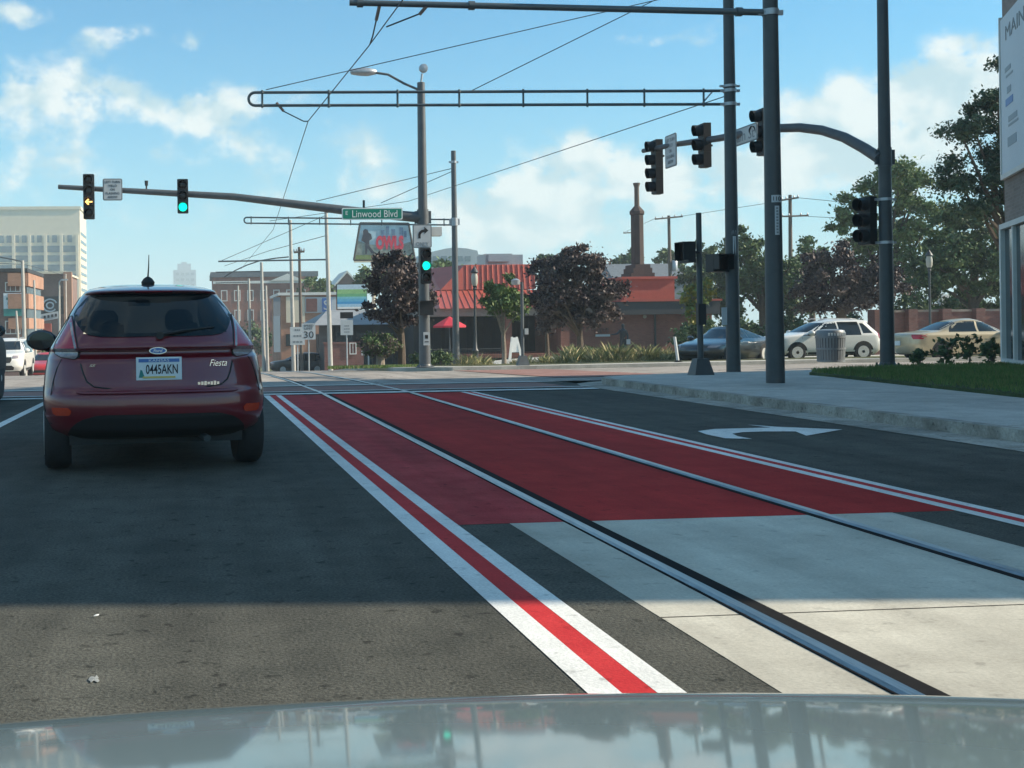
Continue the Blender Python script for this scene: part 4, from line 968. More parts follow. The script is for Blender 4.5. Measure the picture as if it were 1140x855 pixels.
b=MB();fbox(b,.75,1.5,zz(117),zz(109),.082,.09);b.build('blue_logo','plateblue',bn)
for (s0,s1,v,h) in ((.7,1.3,76,.10),(.8,1.5,84,.05),(.9,1.3,100,.14),(1.0,1.9,133,.12),(1.0,2.0,140,.05),(.9,1.8,158,.2)):
    b=MB();fbox(b,s0,s1,zz(v)-h/2,zz(v)+h/2,.082,.088);b.build('faded_logo','paleblue',bn)
b=MB();fbox(b,.12,5.6,0.0,.08,.0,.14);fbox(b,.12,5.6,zz(253),zz(247),.0,.14);fbox(b,.10,.26,.08,zz(253),0,.14);fbox(b,1.35,1.47,.08,zz(253),0,.12);fbox(b,3.3,3.42,.08,zz(253),0,.12);f=b.build('window','slab',t)
b=MB();fbox(b,.26,5.5,.08,zz(253),.02,.05);b.build('pane','window',f)
b=MB();fbox(b,-.05,6,BH-.35,BH+.05,0,.15);b.build('coping','slab',t)
# ---- cream office tower
d=480;s=F/d
p=P(91,400,d);t=thing('office_tower',(p.x,p.y,-14),'cream office tower with rows of blue windows, at the left edge','building')
X0,Z1=xz(t,91,233,d);Xl,_=xz(t,-70,233,d);W_=-Xl
b=MB();b.box((Xl/2,14,Z1/2),(W_,28,Z1));b.build('wall','cream',t)
pitch=17.4/s;fl=10.45/s
for r in range(8):
    z=xz(t,50,277.5+10.45*(r-1),d)[1]
    if r==0:
        for k in range(11):
            x=-3.0/s-(k+.5)*8.3/s;b=MB();b.box((x-1.5,-.02,z+.3),(5.2/s,.3,8/s));b.build('window','winblue',t)
    else:
        for k in range(6):
            x=-3.2/s-(k+.5)*pitch;b=MB();b.box((x,-.02,z),(13.6/s,.3,7/s));w=b.build('window','winblue',t)
# projecting piers & east side strips
b=MB()
for k in range(8): b.box((-3.2/s-k*pitch,-.45,Z1*.42),(3.2/s,.9,Z1*.84))
b.build('piers','cream',t)
for r in range(9):
    z=xz(t,97,268+9.0*(r-1),d)[1]
    b=MB();b.box((.02,14,z),(.3,22,3.0/s*1.1));b.build('window','winblue',t)
b=MB();b.box((Xl/2,14,Z1+.6),(W_+1,29,1.2));b.build('parapet','cream',t)
# ---- orange banded brick building
d=100
p=P(29,400,d);t=thing('banded_brick_building',(p.x,p.y,H(p.x,p.y)-.3),'brick building with orange bands and a teal banner, left of the hatchback','building')
Z1=xz(t,15,303,d)[1]
b=MB();b.box((-9,5,Z1/2),(18,10,Z1));b.build('wall','brickbrown',t)
for (v0,v1) in ((304,318.5),(327,343.5),(354,366),(380,392)):
    za=xz(t,29,v0,d)[1];zb=xz(t,29,v1,d)[1]
    b=MB();b.box((.16,4.7,(za+zb)/2),(.32,10,za-zb));b.box((-.6,-.2,(za+zb)/2),(1.5,.3,za-zb));b.build('brick_band','brickor',t)
for (v0,v1) in ((318.5,327),(343.5,354),(366,380)):
    za=xz(t,29,v0,d)[1];zb=xz(t,29,v1,d)[1];
    b=MB();b.box((.05,4.7,(za+zb)/2),(.12,9,za-zb));b.build('window','window',t)
for (v0,v1) in ((314,325),(357,372)):
    za=xz(t,15,v0,d)[1];zb=xz(t,15,v1,d)[1];xa=xz(t,6,v0,d)[0];xb=xz(t,23,v0,d)[0]
    frame_win(t,(xa+xb)/2,(za+zb)/2,xb-xa,za-zb,-.02,nx=3)
za=xz(t,15,326.5,d)[1];zb=xz(t,15,352,d)[1];xa=xz(t,5,v0,d)[0];xb=xz(t,25,v0,d)[0];zm=za-(za-zb)*.68
b=MB();b.box(((xa+xb)/2,-.2,(za+zb)/2),(xb-xa,.1,za-zb));bn=b.build('banner','banner',t)
b=MB();b.box(((xa+xb)/2,-.26,(zm+zb)/2),(xb-xa,.03,zm-zb));b.build('banner_foot','teal',bn)
for k in range(2):
    b=MB();b.box(((xa+xb)/2,-.26,za-.45-k*.4),((xb-xa)*(.7-.15*k),.03,.2));b.build('faded_lettering','teal',bn)
b=MB();b.box((-9,5,Z1+.15),(18.5,10.6,.3));b.build('cornice','darkwall',t)
# ---- brown brick building with pilaster
d=150;p=P(73,400,d);t=thing('brown_brick_building',(p.x,p.y,H(p.x,p.y)-.3),'plain brown brick building with a pink pilaster, beside the hatchback roof','building')
Z1=xz(t,60,305,d)[1];b=MB();b.box((-12,8,Z1/2),(24,16,Z1));b.build('wall','brickbrown',t)
b=MB();b.box((.45,-.3,(Z1+.2)/2),(1.0,.8,Z1+.2));b.build('pilaster','brickor',t)
b=MB();b.box((-12,7.8,Z1+.12),(24.4,16.4,.24));b.build('coping','cream',t)
z=xz(t,60,340,d)[1]
b=MB()
for (r0,a0,a1) in ((.85,.4,5.6),(.42,0,6.28)):
    b.tube([(-1.8+r0*math.cos(q),-.09,z+r0*math.sin(q)*.9) for q in [a0+(a1-a0)*k/18 for k in range(19)]],.09,4)
b.build('painted_ring','banner',t)
b=MB();b.box((-1.6,-.04,z),(3.4,.04,2.2));b.build('mural_panel','darkwall',t)
# shop signs
p=P(56,352,120);t=thing('shop_banner',p,'slanted white shop banner above the red sign at left','sign');b=MB();b.add([(-.9,0,-.5),(.9,0,-.2),(.9,0,.5),(-.9,0,.2),(-.9,.08,-.5),(.9,.08,-.2),(.9,.08,.5),(-.9,.08,.2)],[(0,1,2,3),(4,5,6,7),(0,1,5,4),(2,3,7,6),(1,2,6,5),(3,0,4,7)]);b.build('panel','signwhite',t)
b=MB()
for k in range(4): b.box((-.55+k*.37,-.03,-.08+k*.06),(.2,.04,.28))
b.build('faded_lettering','darkwall',t)
b=MB();b.cyl((-.8,.1,-.4),(-.8,.1,-5),.06,n=6);b.cyl((.8,.1,-.3),(.8,.1,-5),.06,n=6);b.build('posts','galv',t)
p=base(53,118);t=thing('red_shop_sign',p,'red square shop sign above the hatchback mirror','sign');z0=hz(53,365,118,p.z);b=MB();b.box((0,0,z0),(.8,.3,.85));b.build('panel','redstucco',t);b=MB();b.cyl((0,.1,0),(0,.1,z0-.4),.09,n=8);b.build('post','galv',t)
# ---- hazy far tower
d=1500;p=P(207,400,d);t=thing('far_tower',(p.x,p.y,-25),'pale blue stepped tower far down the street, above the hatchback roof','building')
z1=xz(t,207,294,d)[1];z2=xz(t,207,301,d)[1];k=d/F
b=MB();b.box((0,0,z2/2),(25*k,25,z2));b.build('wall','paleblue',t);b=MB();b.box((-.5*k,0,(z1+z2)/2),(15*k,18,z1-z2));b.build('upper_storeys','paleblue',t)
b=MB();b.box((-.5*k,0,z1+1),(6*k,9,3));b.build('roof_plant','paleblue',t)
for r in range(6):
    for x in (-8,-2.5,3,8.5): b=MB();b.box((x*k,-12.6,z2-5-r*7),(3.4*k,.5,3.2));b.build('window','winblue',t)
# ---- red brick building with white pediment down the street
d=210;p=P(292,400,d);t=thing('brick_hall',(p.x,p.y,H(p.x,p.y)-.5),'long red brick building with white pediment and dark cornice, behind the pale tram poles','building')
xa,z1=xz(t,237,309,d);xb,_=xz(t,352,309,d)
b=MB();b.box(((xa+xb)/2,8,z1/2),(xb-xa,16,z1));b.build('wall','brick',t)
b=MB();b.box(((xa+xb)/2,8,z1+.45),(xb-xa+.8,16.6,.9));b.build('cornice','greyroof',t)
xm=xz(t,320,300,d)[0];b=MB();b.prism([(xm-3,z1-.7),(xm+3,z1-.7),(xm,z1+.5)],.4,lambda a,c,h:(a,-.6+h,c));b.build('pediment','slab',t)
b=MB();b.box(((xa+xb)/2,-.08,z1-.9),(xb-xa,.3,.45));b.build('string_course','slab',t)
for k in range(7):
    for r in range(3): frame_win(t,xa+1.5+k*(xb-xa-2)/7+.4,z1-3.2-r*3.4,1.1,1.9,-.03,fw=.14)
# ---- mural storefront
d=106;p=P(345,411,d);t=thing('mural_storefront',(p.x,p.y,H(p.x,p.y)-.2),'brick storefront with cream and emblem panels, behind the pale tram pole','building')
xa,z1=xz(t,312,329,d);xb,_=xz(t,378,329,d)
b=MB();b.box(((xa+xb)/2,6,z1/2),(xb-xa,12,z1));b.build('wall','brickor',t)
def pan(u0,u1,v0,v1,nm,mt,y=-.06,par=None,dd=d,tt=None):
    tt=tt or t
    x0,za=xz(tt,u0,v0,dd);x1,zb=xz(tt,u1,v1,dd);b=MB();b.box(((x0+x1)/2,y,(za+zb)/2),(x1-x0,.1,abs(za-zb)));return b.build(nm,mt,par or tt)
pan(318,339.5,330.5,359,'cream_panel','cream')
a=pan(339.5,374.5,331,348,'emblem_board','signwhite')
pan(340.5,353,332.5,347,'maroon_emblem','brickdark',-.13,a)
c_=pan(358.5,369,332,347,'navy_panel','plateblue',-.13,a);x,z=xz(t,363.7,339.5,d);text('S',.55,(x,-.19,z),'signwhite',c_,height=.85,thick=.01)
pan(304,312,331,352,'grey_column','grey',-.04);pan(304,312,352,392,'glazed_bay','paleblue',-.05)
pan(318,327,372,385,'blue_window','window',-.05);pan(352,360,372,400,'doorway','darkwall',-.05)
b=MB();b.box(((xa+xb)/2,6,z1+.12),(xb-xa+.4,12.4,.24));b.build('coping','slab',t)
# ---- grey canopy shop
d=86;p=P(410,410,d);t=thing('grey_canopy_shop',(p.x,p.y,H(p.x,p.y)-.2),'low dark shop under a sloped grey metal roof, behind the plum tree at the corner','building')
xa,z1=xz(t,364,362,d);xb,_=xz(t,478,362,d);z2=xz(t,352,345,d)[1]
b=MB();b.box(((xa+xb)/2,6,z1/2),(xb-xa-1,10,z1));b.build('wall','darkwall',t)
b=MB();x0=xz(t,347,362,d)[0];b.v=[(x0,-.6,z1),(xb,-.6,z1),(xb,3,z2),(x0+1.4,3,z2),(x0,11,z1),(xb,11,z1)];b.f=[(0,1,2,3),(3,2,5,4),(0,3,4),(1,5,2),(0,4,5,1)];b.m=[0]*5;b.build('roof','grey',t)
for k in range(5): frame_win(t,xa+1.2+k*1.45,z1*.52,1.2,z1*.7,-.03+.0,fr='darkwall')
# wall
d=73;p=P(380,411,d);t=thing('maroon_brick_wall',(p.x,p.y,H(p.x,p.y)-.1),'maroon brick boundary wall behind the white signs at the far corner','wall')
xa,z1=xz(t,361,383,d);xb,_=xz(t,405,383,d);z2=xz(t,395,377,d)[1]
b=MB();b.box(((xa+xb)/2,.15,z1/2),(xb-xa,.3,z1));b.build('wall','brickdark',t);b=MB();b.box(((xa+xb)/2,.15,z1+.05),(xb-xa+.1,.4,.1));b.build('coping','brickdark',t)
x0,za=xz(t,390,383,d);x1,zb=xz(t,396,393,d);frame_win(t,(x0+x1)/2,(za+zb)/2,.42,.7,-.03,fw=.05,nx=2)
# gable house far
d=190;p=P(385,400,d);t=thing('gabled_house',(p.x,p.y,-5),'small house gable with white trim between the billboard and the wooden pole','building')
xa,z1=xz(t,374,318,d);xb,_=xz(t,399,318,d);z2=xz(t,386,304,d)[1];xm=(xa+xb)/2
b=MB();b.prism([(xa,0),(xb,0),(xb,z1),(xm,z2),(xa,z1)],10,lambda a,c,h:(a,h,c));b.build('wall','brickbrown',t)
b=MB();
for s,(x0,x1) in enumerate(((xa-.4,xm),(xb+.4,xm))): b.prism([(x0,z1-.3),(x1,z2+.05),(x1,z2+.4),(x0,z1+.05)],10.6,lambda a,c,h:(a,-.3+h,c))
b.build('roof','slab',t)
# ---- striped rooftop billboard, mural billboard
d=92;p=P(391,344,d);t=thing('striped_billboard',(p.x,p.y,p.z),'billboard with white, green and blue horizontal stripes above the grey roof','billboard')
xa,z0=xz(t,375.5,344,d);xb,z1=xz(t,408,316.5,d)
for (f0,f1,mt) in ((.0,.08,'paper'),(.08,.2,mat('stripe_pale_blue',(.35,.55,.68),.5)),(.2,.3,mat('stripe_blue',(.06,.3,.55),.5)),(.3,.42,mat('stripe_cyan',(.12,.42,.58),.5)),(.42,.5,mat('stripe_aqua',(.2,.5,.55),.5)),(.5,.62,mat('stripe_green',(.16,.42,.2),.5)),(.62,.8,mat('stripe_leaf',(.28,.5,.2),.5)),(.8,1.,mat('stripe_mist',(.5,.62,.68),.5))):
    b=MB();b.box(((xa+xb)/2,0,z0+(z1-z0)*(f0+f1)/2),(xb-xa,.12,(z1-z0)*(f1-f0)));b.build('stripe',mt,t)
b=MB();b.box(((xa+xb)/2,.12,(z0+z1)/2),(xb-xa+.1,.1,z1-z0+.1))
for f in (.2,.8): b.box((xa+(xb-xa)*f,.25,z0-.8),(.15,.15,2.0))
b.build('frame','darkwall',t)
d=112;p=P(418,300,d);gz=H(p.x,p.y);t=thing('mural_billboard',(p.x,p.y,gz),'tapered mural billboard with walking figure and red letters, on a pale post','billboard')
c4=[xz(t,u,v,d) for u,v in ((393.5,290),(463,290),(455.5,248.5),(400.5,248.5))]
b=MB();b.prism(c4,.25,lambda a,c,h:(a,h,c));bd=b.build('panel',mat('mural_sky',(.42,.58,.64),.6,var=.22,vs=1.2),t)
b=MB()
for i in range(4):
    a=Vector((c4[i][0],-.06,c4[i][1]));c_=Vector((c4[(i+1)%4][0],-.06,c4[(i+1)%4][1]));b.tube([a,c_],.09,4)
b.build('frame','darkwall',t)
def poly(pts,nm,mt,y): 
    b=MB();b.prism([xz(t,u,v,d) for u,v in pts],.03,lambda a,c,h:(a,y-h,c));return b.build(nm,mt,bd)
poly([(396,284),(462,284),(463,289),(395,289)],'painted_grass',mat('mural_grass',(.16,.22,.08),.7,var=.3),-.02)
poly([(398,268),(408,272),(440,274),(461,268),(462,284),(396,284)],'painted_field',mat('mural_field',(.24,.28,.25),.7,var=.35,vs=3),-.015)
poly([(404,257),(406,255),(409,256),(410,259),(413,261),(414,266),(411,268),(411,274),(416,280),(417,283),(413,282),(409,276),(408,283),(406.5,283),(406.5,271),(404,269),(402,268),(403,264),(404,261)],'painted_figure',mat('mural_figure',(.05,.06,.08),.7),-.055)
for (u,w,h) in ((424,4,8),(430,3,12),(436,4,9),(445,4,11),(450,3,7)): poly([(u,264),(u,264-h),(u+w,264-h),(u+w,264)],'painted_skyline',mat('mural_skyline',(.13,.22,.33),.7,var=.3),-.03)
x0,z0=xz(t,434,270,d);text('OWLS',2.6,(x0,-.06,z0),mat('mural_red',(.62,.05,.09),.6),bd,'painted_lettering',height=1.3,thick=.02,bold=.06)
b=MB();z0=xz(t,417,290,d)[1];x0=xz(t,416,290,d)[0];b.cyl((x0,.3,0),(x0,.3,z0),.17,n=10);b.box(((c4[0][0]+c4[1][0])/2,-.3,z0-.12),(c4[1][0]-c4[0][0],.5,.1));b.build('post','cream',t)
# ---- curved grey building on the skyline
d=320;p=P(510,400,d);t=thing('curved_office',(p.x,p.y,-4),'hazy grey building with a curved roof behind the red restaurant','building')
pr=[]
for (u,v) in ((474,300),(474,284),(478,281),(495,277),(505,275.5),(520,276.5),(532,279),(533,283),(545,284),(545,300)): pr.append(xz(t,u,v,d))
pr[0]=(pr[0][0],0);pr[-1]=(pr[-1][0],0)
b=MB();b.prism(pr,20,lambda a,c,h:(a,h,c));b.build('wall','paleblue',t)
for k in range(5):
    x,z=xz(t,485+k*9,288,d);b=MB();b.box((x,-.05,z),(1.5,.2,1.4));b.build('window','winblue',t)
# ---- grey roofed shed behind chimney
d=112;p=P(728,400,d);t=thing('grey_roof_house',(p.x,p.y,H(p.x,p.y)),'long slate-roofed building behind the brick chimney','building')
xa,z1=xz(t,690,312,d);xb,_=xz(t,772,312,d);z2=xz(t,700,291,d)[1]
b=MB();b.box(((xa+xb)/2,5,z1/2),(xb-xa,8,z1));b.build('wall','grey',t)
b=MB();b.v=[(xa-.4,.6,z1-.1),(xb+.4,.6,z1-.1),(xb+.2,5,z2),(xa+.2,5,z2),(xa-.4,9.4,z1-.1),(xb+.4,9.4,z1-.1)];b.f=[(0,1,2,3),(3,2,5,4),(0,3,4),(1,5,2),(0,4,5,1)];b.m=[0]*5;b.build('roof','greyroof',t)
# ---- red restaurant
d=78;p=P(600,398,d);G0=H(p.x,p.y)
t=thing('red_restaurant',(p.x,p.y,G0),'low brick restaurant with red standing-seam roofs, across the intersection','building')
X=lambda u,dd=d:xz(t,u,360,dd)[0];Z=lambda v,dd=d:xz(t,600,v,dd)[1]
# right brick wing
b=MB();b.box(((X(621)+X(800))/2,7,Z(352)/2),(X(800)-X(621),14,Z(352)));b.build('wall','brick',t)
b=MB();b.box(((X(628)+X(803))/2,6.6,(Z(337.5)+Z(352))/2),(X(803)-X(628),15,Z(337.5)-Z(352)));b.build('fascia','darkwall',t)
b=MB();b.box(((X(690)+X(803))/2,6.6,Z(337.5)+.06),(X(803)-X(690)+.2,15.2,.12));b.build('roof_edge','redstucco',t)
# patio wing: recess with piers
b=MB();b.box(((X(474)+X(621))/2,9.6,Z(343)/2),(X(621)-X(474),8.8,Z(343)));b.build('patio_wall','darkwall',t)
for k in range(9):
    x0=X(482)+k*(X(618)-X(482))/9+.35;frame_win(t,x0,Z(372),.62,Z(352)-Z(393),5.17,fr='darkwall')
for (u0,u1) in ((559,566),(621.2,631)):
    b=MB();b.box(((X(u0)+X(u1))/2,-.1,Z(352)/2),(X(u1)-X(u0),1.2,Z(352)));b.build('brick_pier','brick',t)
b=MB();b.box(((X(474)+X(621))/2,2.2,(Z(342)+Z(351))/2),(X(621)-X(474),6,Z(342)-Z(351)));b.build('patio_beam','brickgrey',t)
b=MB();b.box(((X(474)+X(621))/2,2.,.12),(X(621)-X(474),6.4,.24));b.build('patio_step','brick',t)
# lower sloped red roof
b=MB();xa,xb=X(484),X(622);b.v=[(xa,-1.1,Z(342.5)),(xb,-1.1,Z(342.5)),(xb,3.2,Z(321)),(xa+.6,3.2,Z(321)),(xa,12,Z(342.5)),(xb,12,Z(342.5))];b.f=[(0,1,2,3),(3,2,5,4),(0,3,4),(1,5,2),(0,4,5,1)];b.m=[0]*5;rf=b.build('sloped_roof','redroof',t)
b=MB()
for k in range(21):
    f=k/20;x0=xa+(xb-xa)*f;x1=xa+.6+(xb-xa-.6)*f;b.tube([(x0,-1.1,Z(342.5)+.03),(x1,3.2,Z(321)+.02)],.028,4)
b.build('standing_seams','redroof',rf)
# upper mansard
b=MB();xa,xb=X(489,81.5),X(596,81.5);x2=X(517,81.9)
b.v=[(xa,3.4,Z(321.5,81.5)),(xb,3.4,Z(321.5,81.5)),(xb,3.9,Z(294,81.9)),(x2,3.9,Z(294,81.9)),(xa+.25,9,Z(294,81.9)),(xa,12,Z(321.5,81.5)),(xb,12,Z(321.5,81.5)),(xb,11,Z(294,81.9)),(xa+1,11,Z(294,81.9))]
b.f=[(0,1,2,3),(0,3,4),(0,4,8,5),(1,6,7,2),(5,8,7,6),(3,2,7,8,4)];b.m=[0]*6;mf=b.build('mansard','redroof',t)
b=MB()
for k in range(14):
    x=x2+.1+(xb-x2-.1)*k/13;b.tube([(xa+.1+(xb-xa-.1)*(.26+.74*k/13),3.37,Z(321.5,81.5)),(x,3.87,Z(294,81.9))],.032,4)
b.build('standing_seams','redroof',mf)
b=MB();b.box(((X(536,85)+X(566,85))/2,7,Z(291,85)),(X(566,85)-X(536,85),2.5,1.0));b.box((X(573,85),7,Z(291,85)),(.8,1.8,.9));b.box((X(550,85),6,Z(288,85)),(1.5,1.2,.5));b.build('rooftop_units','galv',t)
# red block and chimney
b=MB();b.box(((X(698,79)+X(757,79))/2,4.2,(Z(311,79)+Z(337.5,79))/2),(X(757,79)-X(698,79),6.4,Z(311,79)-Z(337.5,79)));b.build('red_block','redstucco',t)
b=MB();b.box(((X(698,79)+X(757,79))/2,4.2,Z(310.5,79)),(X(757,79)-X(698,79)+.3,6.7,.16));b.build('block_coping','redroof',t)
xc=X(715,82);b=MB();dz=3.2
for (u,v0,v1) in ((17,312,305.5),(13,305.5,300),(10,300,296)):
    b.box((xc,4,(Z(v0,82)+Z(v1,82))/2),(u*2*.72/17.3*1.02+.2,1.9,Z(v1,82)-Z(v0,82)))
b.lathe([(.45,Z(296,82)),(.44,Z(240,82)),(.52,Z(239,82)),(.52,Z(236,82)),(.20,Z(230,82))],(xc,4,0),n=8);ch=b.build('chimney','chimneybrick',t)
b=MB();b.lathe([(.17,Z(231,82)),(.16,Z(209,82)),(.24,Z(205,82)),(.24,Z(204,82)),(.1,Z(204.5,82))],(xc,4,0),n=12);b.build('flue_pipe','wood',ch,smooth=True)
# wall sign, downpipe, railings
x,z=(X(670)),Z(378)
b=MB();b.box((X(672.5),-.07,Z(374.5)),(.95,.1,.14));b.build('white_nameplate','signwhite',t)
b=MB()
for k,hh in enumerate((.5,.42,.5,.36,.48)): b.box((X(664)+k*.2,-.08,Z(369)),(.12,.06,hh*.7))
b.build('raised_lettering','brickdark',t)
b=MB();b.cyl((X(733),-.1,.2),(X(733),-.1,Z(340)),.07,n=8);b.box((X(733),-.12,Z(344)),(.3,.2,.3));b.build('downpipe','darkwall',t)
b=MB();b.lathe([(.05,-.05),(.13,.0),(.05,.06)],(X(721),-.12,Z(354)),'y',10);b.build('wall_lamp','lampglass',t)
# patio railing
p=base(480,74.5,.1);t2=thing('patio_railing',p,'black iron railing in front of the restaurant patio','fence')
Lr=X(556)-X(480);b=MB();b.tube([(0,0,1.05),(Lr,0,1.05)],.03,5);b.tube([(0,0,.15),(Lr,0,.15)],.025,5);b.build('rails','darkwall',t2)
b=MB()
for k in range(44): b.box((Lr*k/43,0,.6),(.02,.02,.9))
b.build('balusters','darkwall',t2)
# umbrella
p=base(501,75.2,.1);t=thing('patio_umbrella',p,'red patio umbrella on the restaurant terrace','umbrella')
zt=hz(501,352,75.2,p.z);zb=hz(501,362.5,75.2,p.z);R_u=19.5*75.2/F
b=MB();n=8;b.v=[(0,0,zt)]+[(R_u*math.cos(2*PI*k/n+.2),R_u*math.sin(2*PI*k/n+.2),zb+(.0)) for k in range(n)]+[(R_u*math.cos(2*PI*k/n+.2),R_u*math.sin(2*PI*k/n+.2),zb-.12) for k in range(n)]
b.f=[(0,1+k,1+(k+1)%n) for k in range(n)]+[(1+k,1+(k+1)%n,n+1+(k+1)%n,n+1+k) for k in range(n)];b.m=[0]*16;b.build('canopy','umbrella',t)
b=MB();b.cyl((0,0,0),(0,0,zt+.1),.035,n=8);b.build('pole','pole_grey',t);b=MB();b.lathe([(.3,0),(.3,.08),(.06,.12)],n=12);b.build('base','pole_grey',t)
# bronze figure beside the wall lettering
d=75.5;p=base(694,d,.14);zt=hz(694,360.5,d,p.z);k=zt/1.78
t=thing('bronze_statue',p,'dark bronze statue of a walking man with one arm out, by the restaurant wall','statue')
b=MB();Q=lambda *a:[(x*k,y*k,z*k) for x,y,z in a]
b.tube(Q((-.1,0,.0),(-.1,0,.45),(-.08,0,.88),(-.02,0,1.1),(0,0,1.38),(0,0,1.5),(0,-.02,1.56)),[.07*k,.07*k,.11*k,.19*k,.21*k,.09*k,.065*k],10)
b.tube(Q((.16,-.05,0),(.13,0,.45),(.05,0,.9)),[.07*k,.075*k,.11*k],8)
b.tube(Q((-.16,0,1.4),(-.36,-.02,1.2),(-.62,-.04,1.16),(-.72,-.04,1.17)),[.075*k,.06*k,.045*k,.04*k],8)
b.tube(Q((.17,0,1.4),(.27,0,1.1),(.25,-.08,.84)),[.075*k,.06*k,.045*k],8)
b.lathe([(.02*k,1.52*k),(.08*k,1.57*k),(.10*k,1.67*k),(.08*k,1.75*k),(.02*k,1.79*k)],(0,-.01,0),n=12);b.build('body','bronze',t,smooth=True)
b=MB();b.box((0,0,.03),(.7*k,.5*k,.06));b.build('plinth','darkwall',t)
b=MB();b.box((.27*k,-.1,.72*k),(.22*k,.12,.3*k));b.build('case','signback',t)
# white sandwich board
d=70;p=base(573,d,.1);zt=hz(573,375,d,p.z);t=thing('sandwich_board',p,'white A-frame board at the restaurant entrance','sign')
b=MB();
for s in (-1,1): b.add([(s*.45,-.3,0),(s*.28,-.3,0),(s*.08,0,zt),(s*.2,0,zt),(s*.45,-.25,0),(s*.28,-.25,0),(s*.08,.04,zt),(s*.2,.04,zt)],[(0,1,2,3),(4,5,6,7),(0,1,5,4),(1,2,6,5),(2,3,7,6),(3,0,4,7)])
b.build('legs','slab',t)
b=MB();b.add([(-.32,-.16,zt*.35),(.32,-.16,zt*.35),(.16,-.03,zt*.97),(-.16,-.03,zt*.97)],[(0,1,2,3)]);b.add([(-.32,-.13,zt*.35),(.32,-.13,zt*.35),(.16,.0,zt*.97),(-.16,.0,zt*.97)],[(3,2,1,0)]);b.build('board','paper',t)
# leaning white stake
p=base(755,42,.1);t=thing('marker_stake',p,'white stake leaning left in front of the graphite sedan','post');b=MB();b.tube([(0,0,0),local(t,P(751,375,42))],.05,6);b.build('stake','signwhite',t)
b=MB();b.lathe([(.14,0),(.14,.04),(.06,.08)],n=10);b.build('foot','rubber',t)
# ---- far right brick wall
d=64;p=base(975,d);t=thing('brown_block_wall',p,'long reddish block wall behind the gold sedan and white SUV','wall')
z1=hz(1040,347,d,p.z);L=(1130-972)*d/F
b=MB();b.box((L/2,.2,z1/2-.3),(L,.4,z1+.6));b.build('wall','brickdark',t);b=MB();b.box((L/2,.2,z1+.05),(L+.2,.5,.12));b.build('coping','brickgrey',t)
b=MB()
for k in range(5): b.box((L*k/4,-.05,z1/2-.2),(.5,.7,z1+.7))
b.build('piers','brickdark',t)
d=85;p=P(1085,400,d);t=thing('hip_roof_house',(p.x,p.y,H(p.x,p.y)),'low house roof showing above the block wall at right','building')
z1=hz(1085,349,d,t.location.z);z2=hz(1085,337,d,t.location.z)
b=MB();b.box((0,3,z1/2),(5.4,6,z1));b.build('wall','brickbrown',t);b=MB();b.v=[(-3.1,-.4,z1),(3.1,-.4,z1),(3.1,6.4,z1),(-3.1,6.4,z1),(-1,3,z2),(1,3,z2)];b.f=[(0,1,5,4),(1,2,5),(2,3,4,5),(3,0,4),(0,3,2,1)];b.m=[0]*5;b.build('roof','brickbrown',t)
b=MB();b.box((-.6,2.5,z2),(.6,.6,1.3));b.build('chimney','slab',t)
# ---- trash can
d=31.4;p=base(925,d,.13);t=thing('trash_can',p,'grey slatted steel trash can on the sidewalk beside the lawn','trash can')
zt=hz(925,366,d,p.z);R0=15.2*d/F;b=MB();b.lathe([(R0*.82,.03),(R0*.84,.06),(R0*.9,zt*.76)],n=24);b.build('liner','sigblack',t,smooth=True)
b=MB()
for k in range(30):
    q=2*PI*k/30;c,s=math.cos(q),math.sin(q);w=.028
    r0,r1=R0*.9,R0;vs=[]
    for (rr,z) in ((r0,.05),(r1,zt*.76)):
        vs+=[((rr+o)*c-w*sg*s,(rr+o)*s+w*sg*c,z) for o in (0,.012) for sg in (-1,1)]
    b.add(vs,[(0,1,5,4),(2,3,7,6),(0,2,6,4),(1,3,7,5)])
b.build('slats','trash',t)
b=MB()
for z,r in ((.06,R0*.93),(zt*.42,R0*.985),(zt*.76,R0*1.03)): b.lathe([(r-.02,z-.025),(r+.012,z-.025),(r+.012,z+.025),(r-.02,z+.025)],n=24)
b.build('hoops','trash',t,smooth=True)
b=MB();b.lathe([(R0*1.0,zt*.78),(R0*1.02,zt*.88),(R0*.93,zt*.955),(R0*.5,zt*.99),(R0*.42,zt*.985),(R0*.40,zt*.9)],n=24);b.build('lid','trash',t,smooth=True)
b=MB();q=zt*.84
for k in range(7): b.box((-R0*.6+k*R0*.2,-R0*1.0+abs(k-3)*.012,q),(R0*.12,.02,.07))
b.build('lid_marks','signwhite',t)
# ================================================================== VEGETATION
def leaves(b,rng,centres,rad,n,size,flat=.7,mats=2,lightbias=None):
    """n small folded leaf faces spread through clumps"""
    C=np.array(centres);k=rng.integers(0,len(C),n)
    d=rng.normal(size=(n,3));d/=np.linalg.norm(d,axis=1)[:,None]
    r=np.minimum(np.abs(rng.normal(size=n))*.42+rng.random(n)*.42,1.5)[:,None]*(np.array(rad)[k][:,None] if np.ndim(rad) else rad)
    p=C[k]+d*r*np.array([1,1,flat])
    a=rng.normal(size=(n,3));a/=np.linalg.norm(a,axis=1)[:,None]
    up=rng.normal(size=(n,3));up[:,2]+=.6;bb=np.cross(a,up);bb/=np.linalg.norm(bb,axis=1)[:,None]+1e-9
    s=size*(.6+.8*rng.random(n))[:,None]
    v=np.stack([p-a*s,p+bb*s*.55,p+a*s,p-bb*s*.55],1).reshape(-1,3)
    o=len(b.v);b.v+=[tuple(q) for q in v.tolist()];b.f+=[(o+4*i,o+4*i+1,o+4*i+2,o+4*i+3) for i in range(n)]
    tone=rng.random(len(C));mi=(rng.random(n)*.6+tone[k]*.6>.62).astype(int);b.m+=mi.tolist()
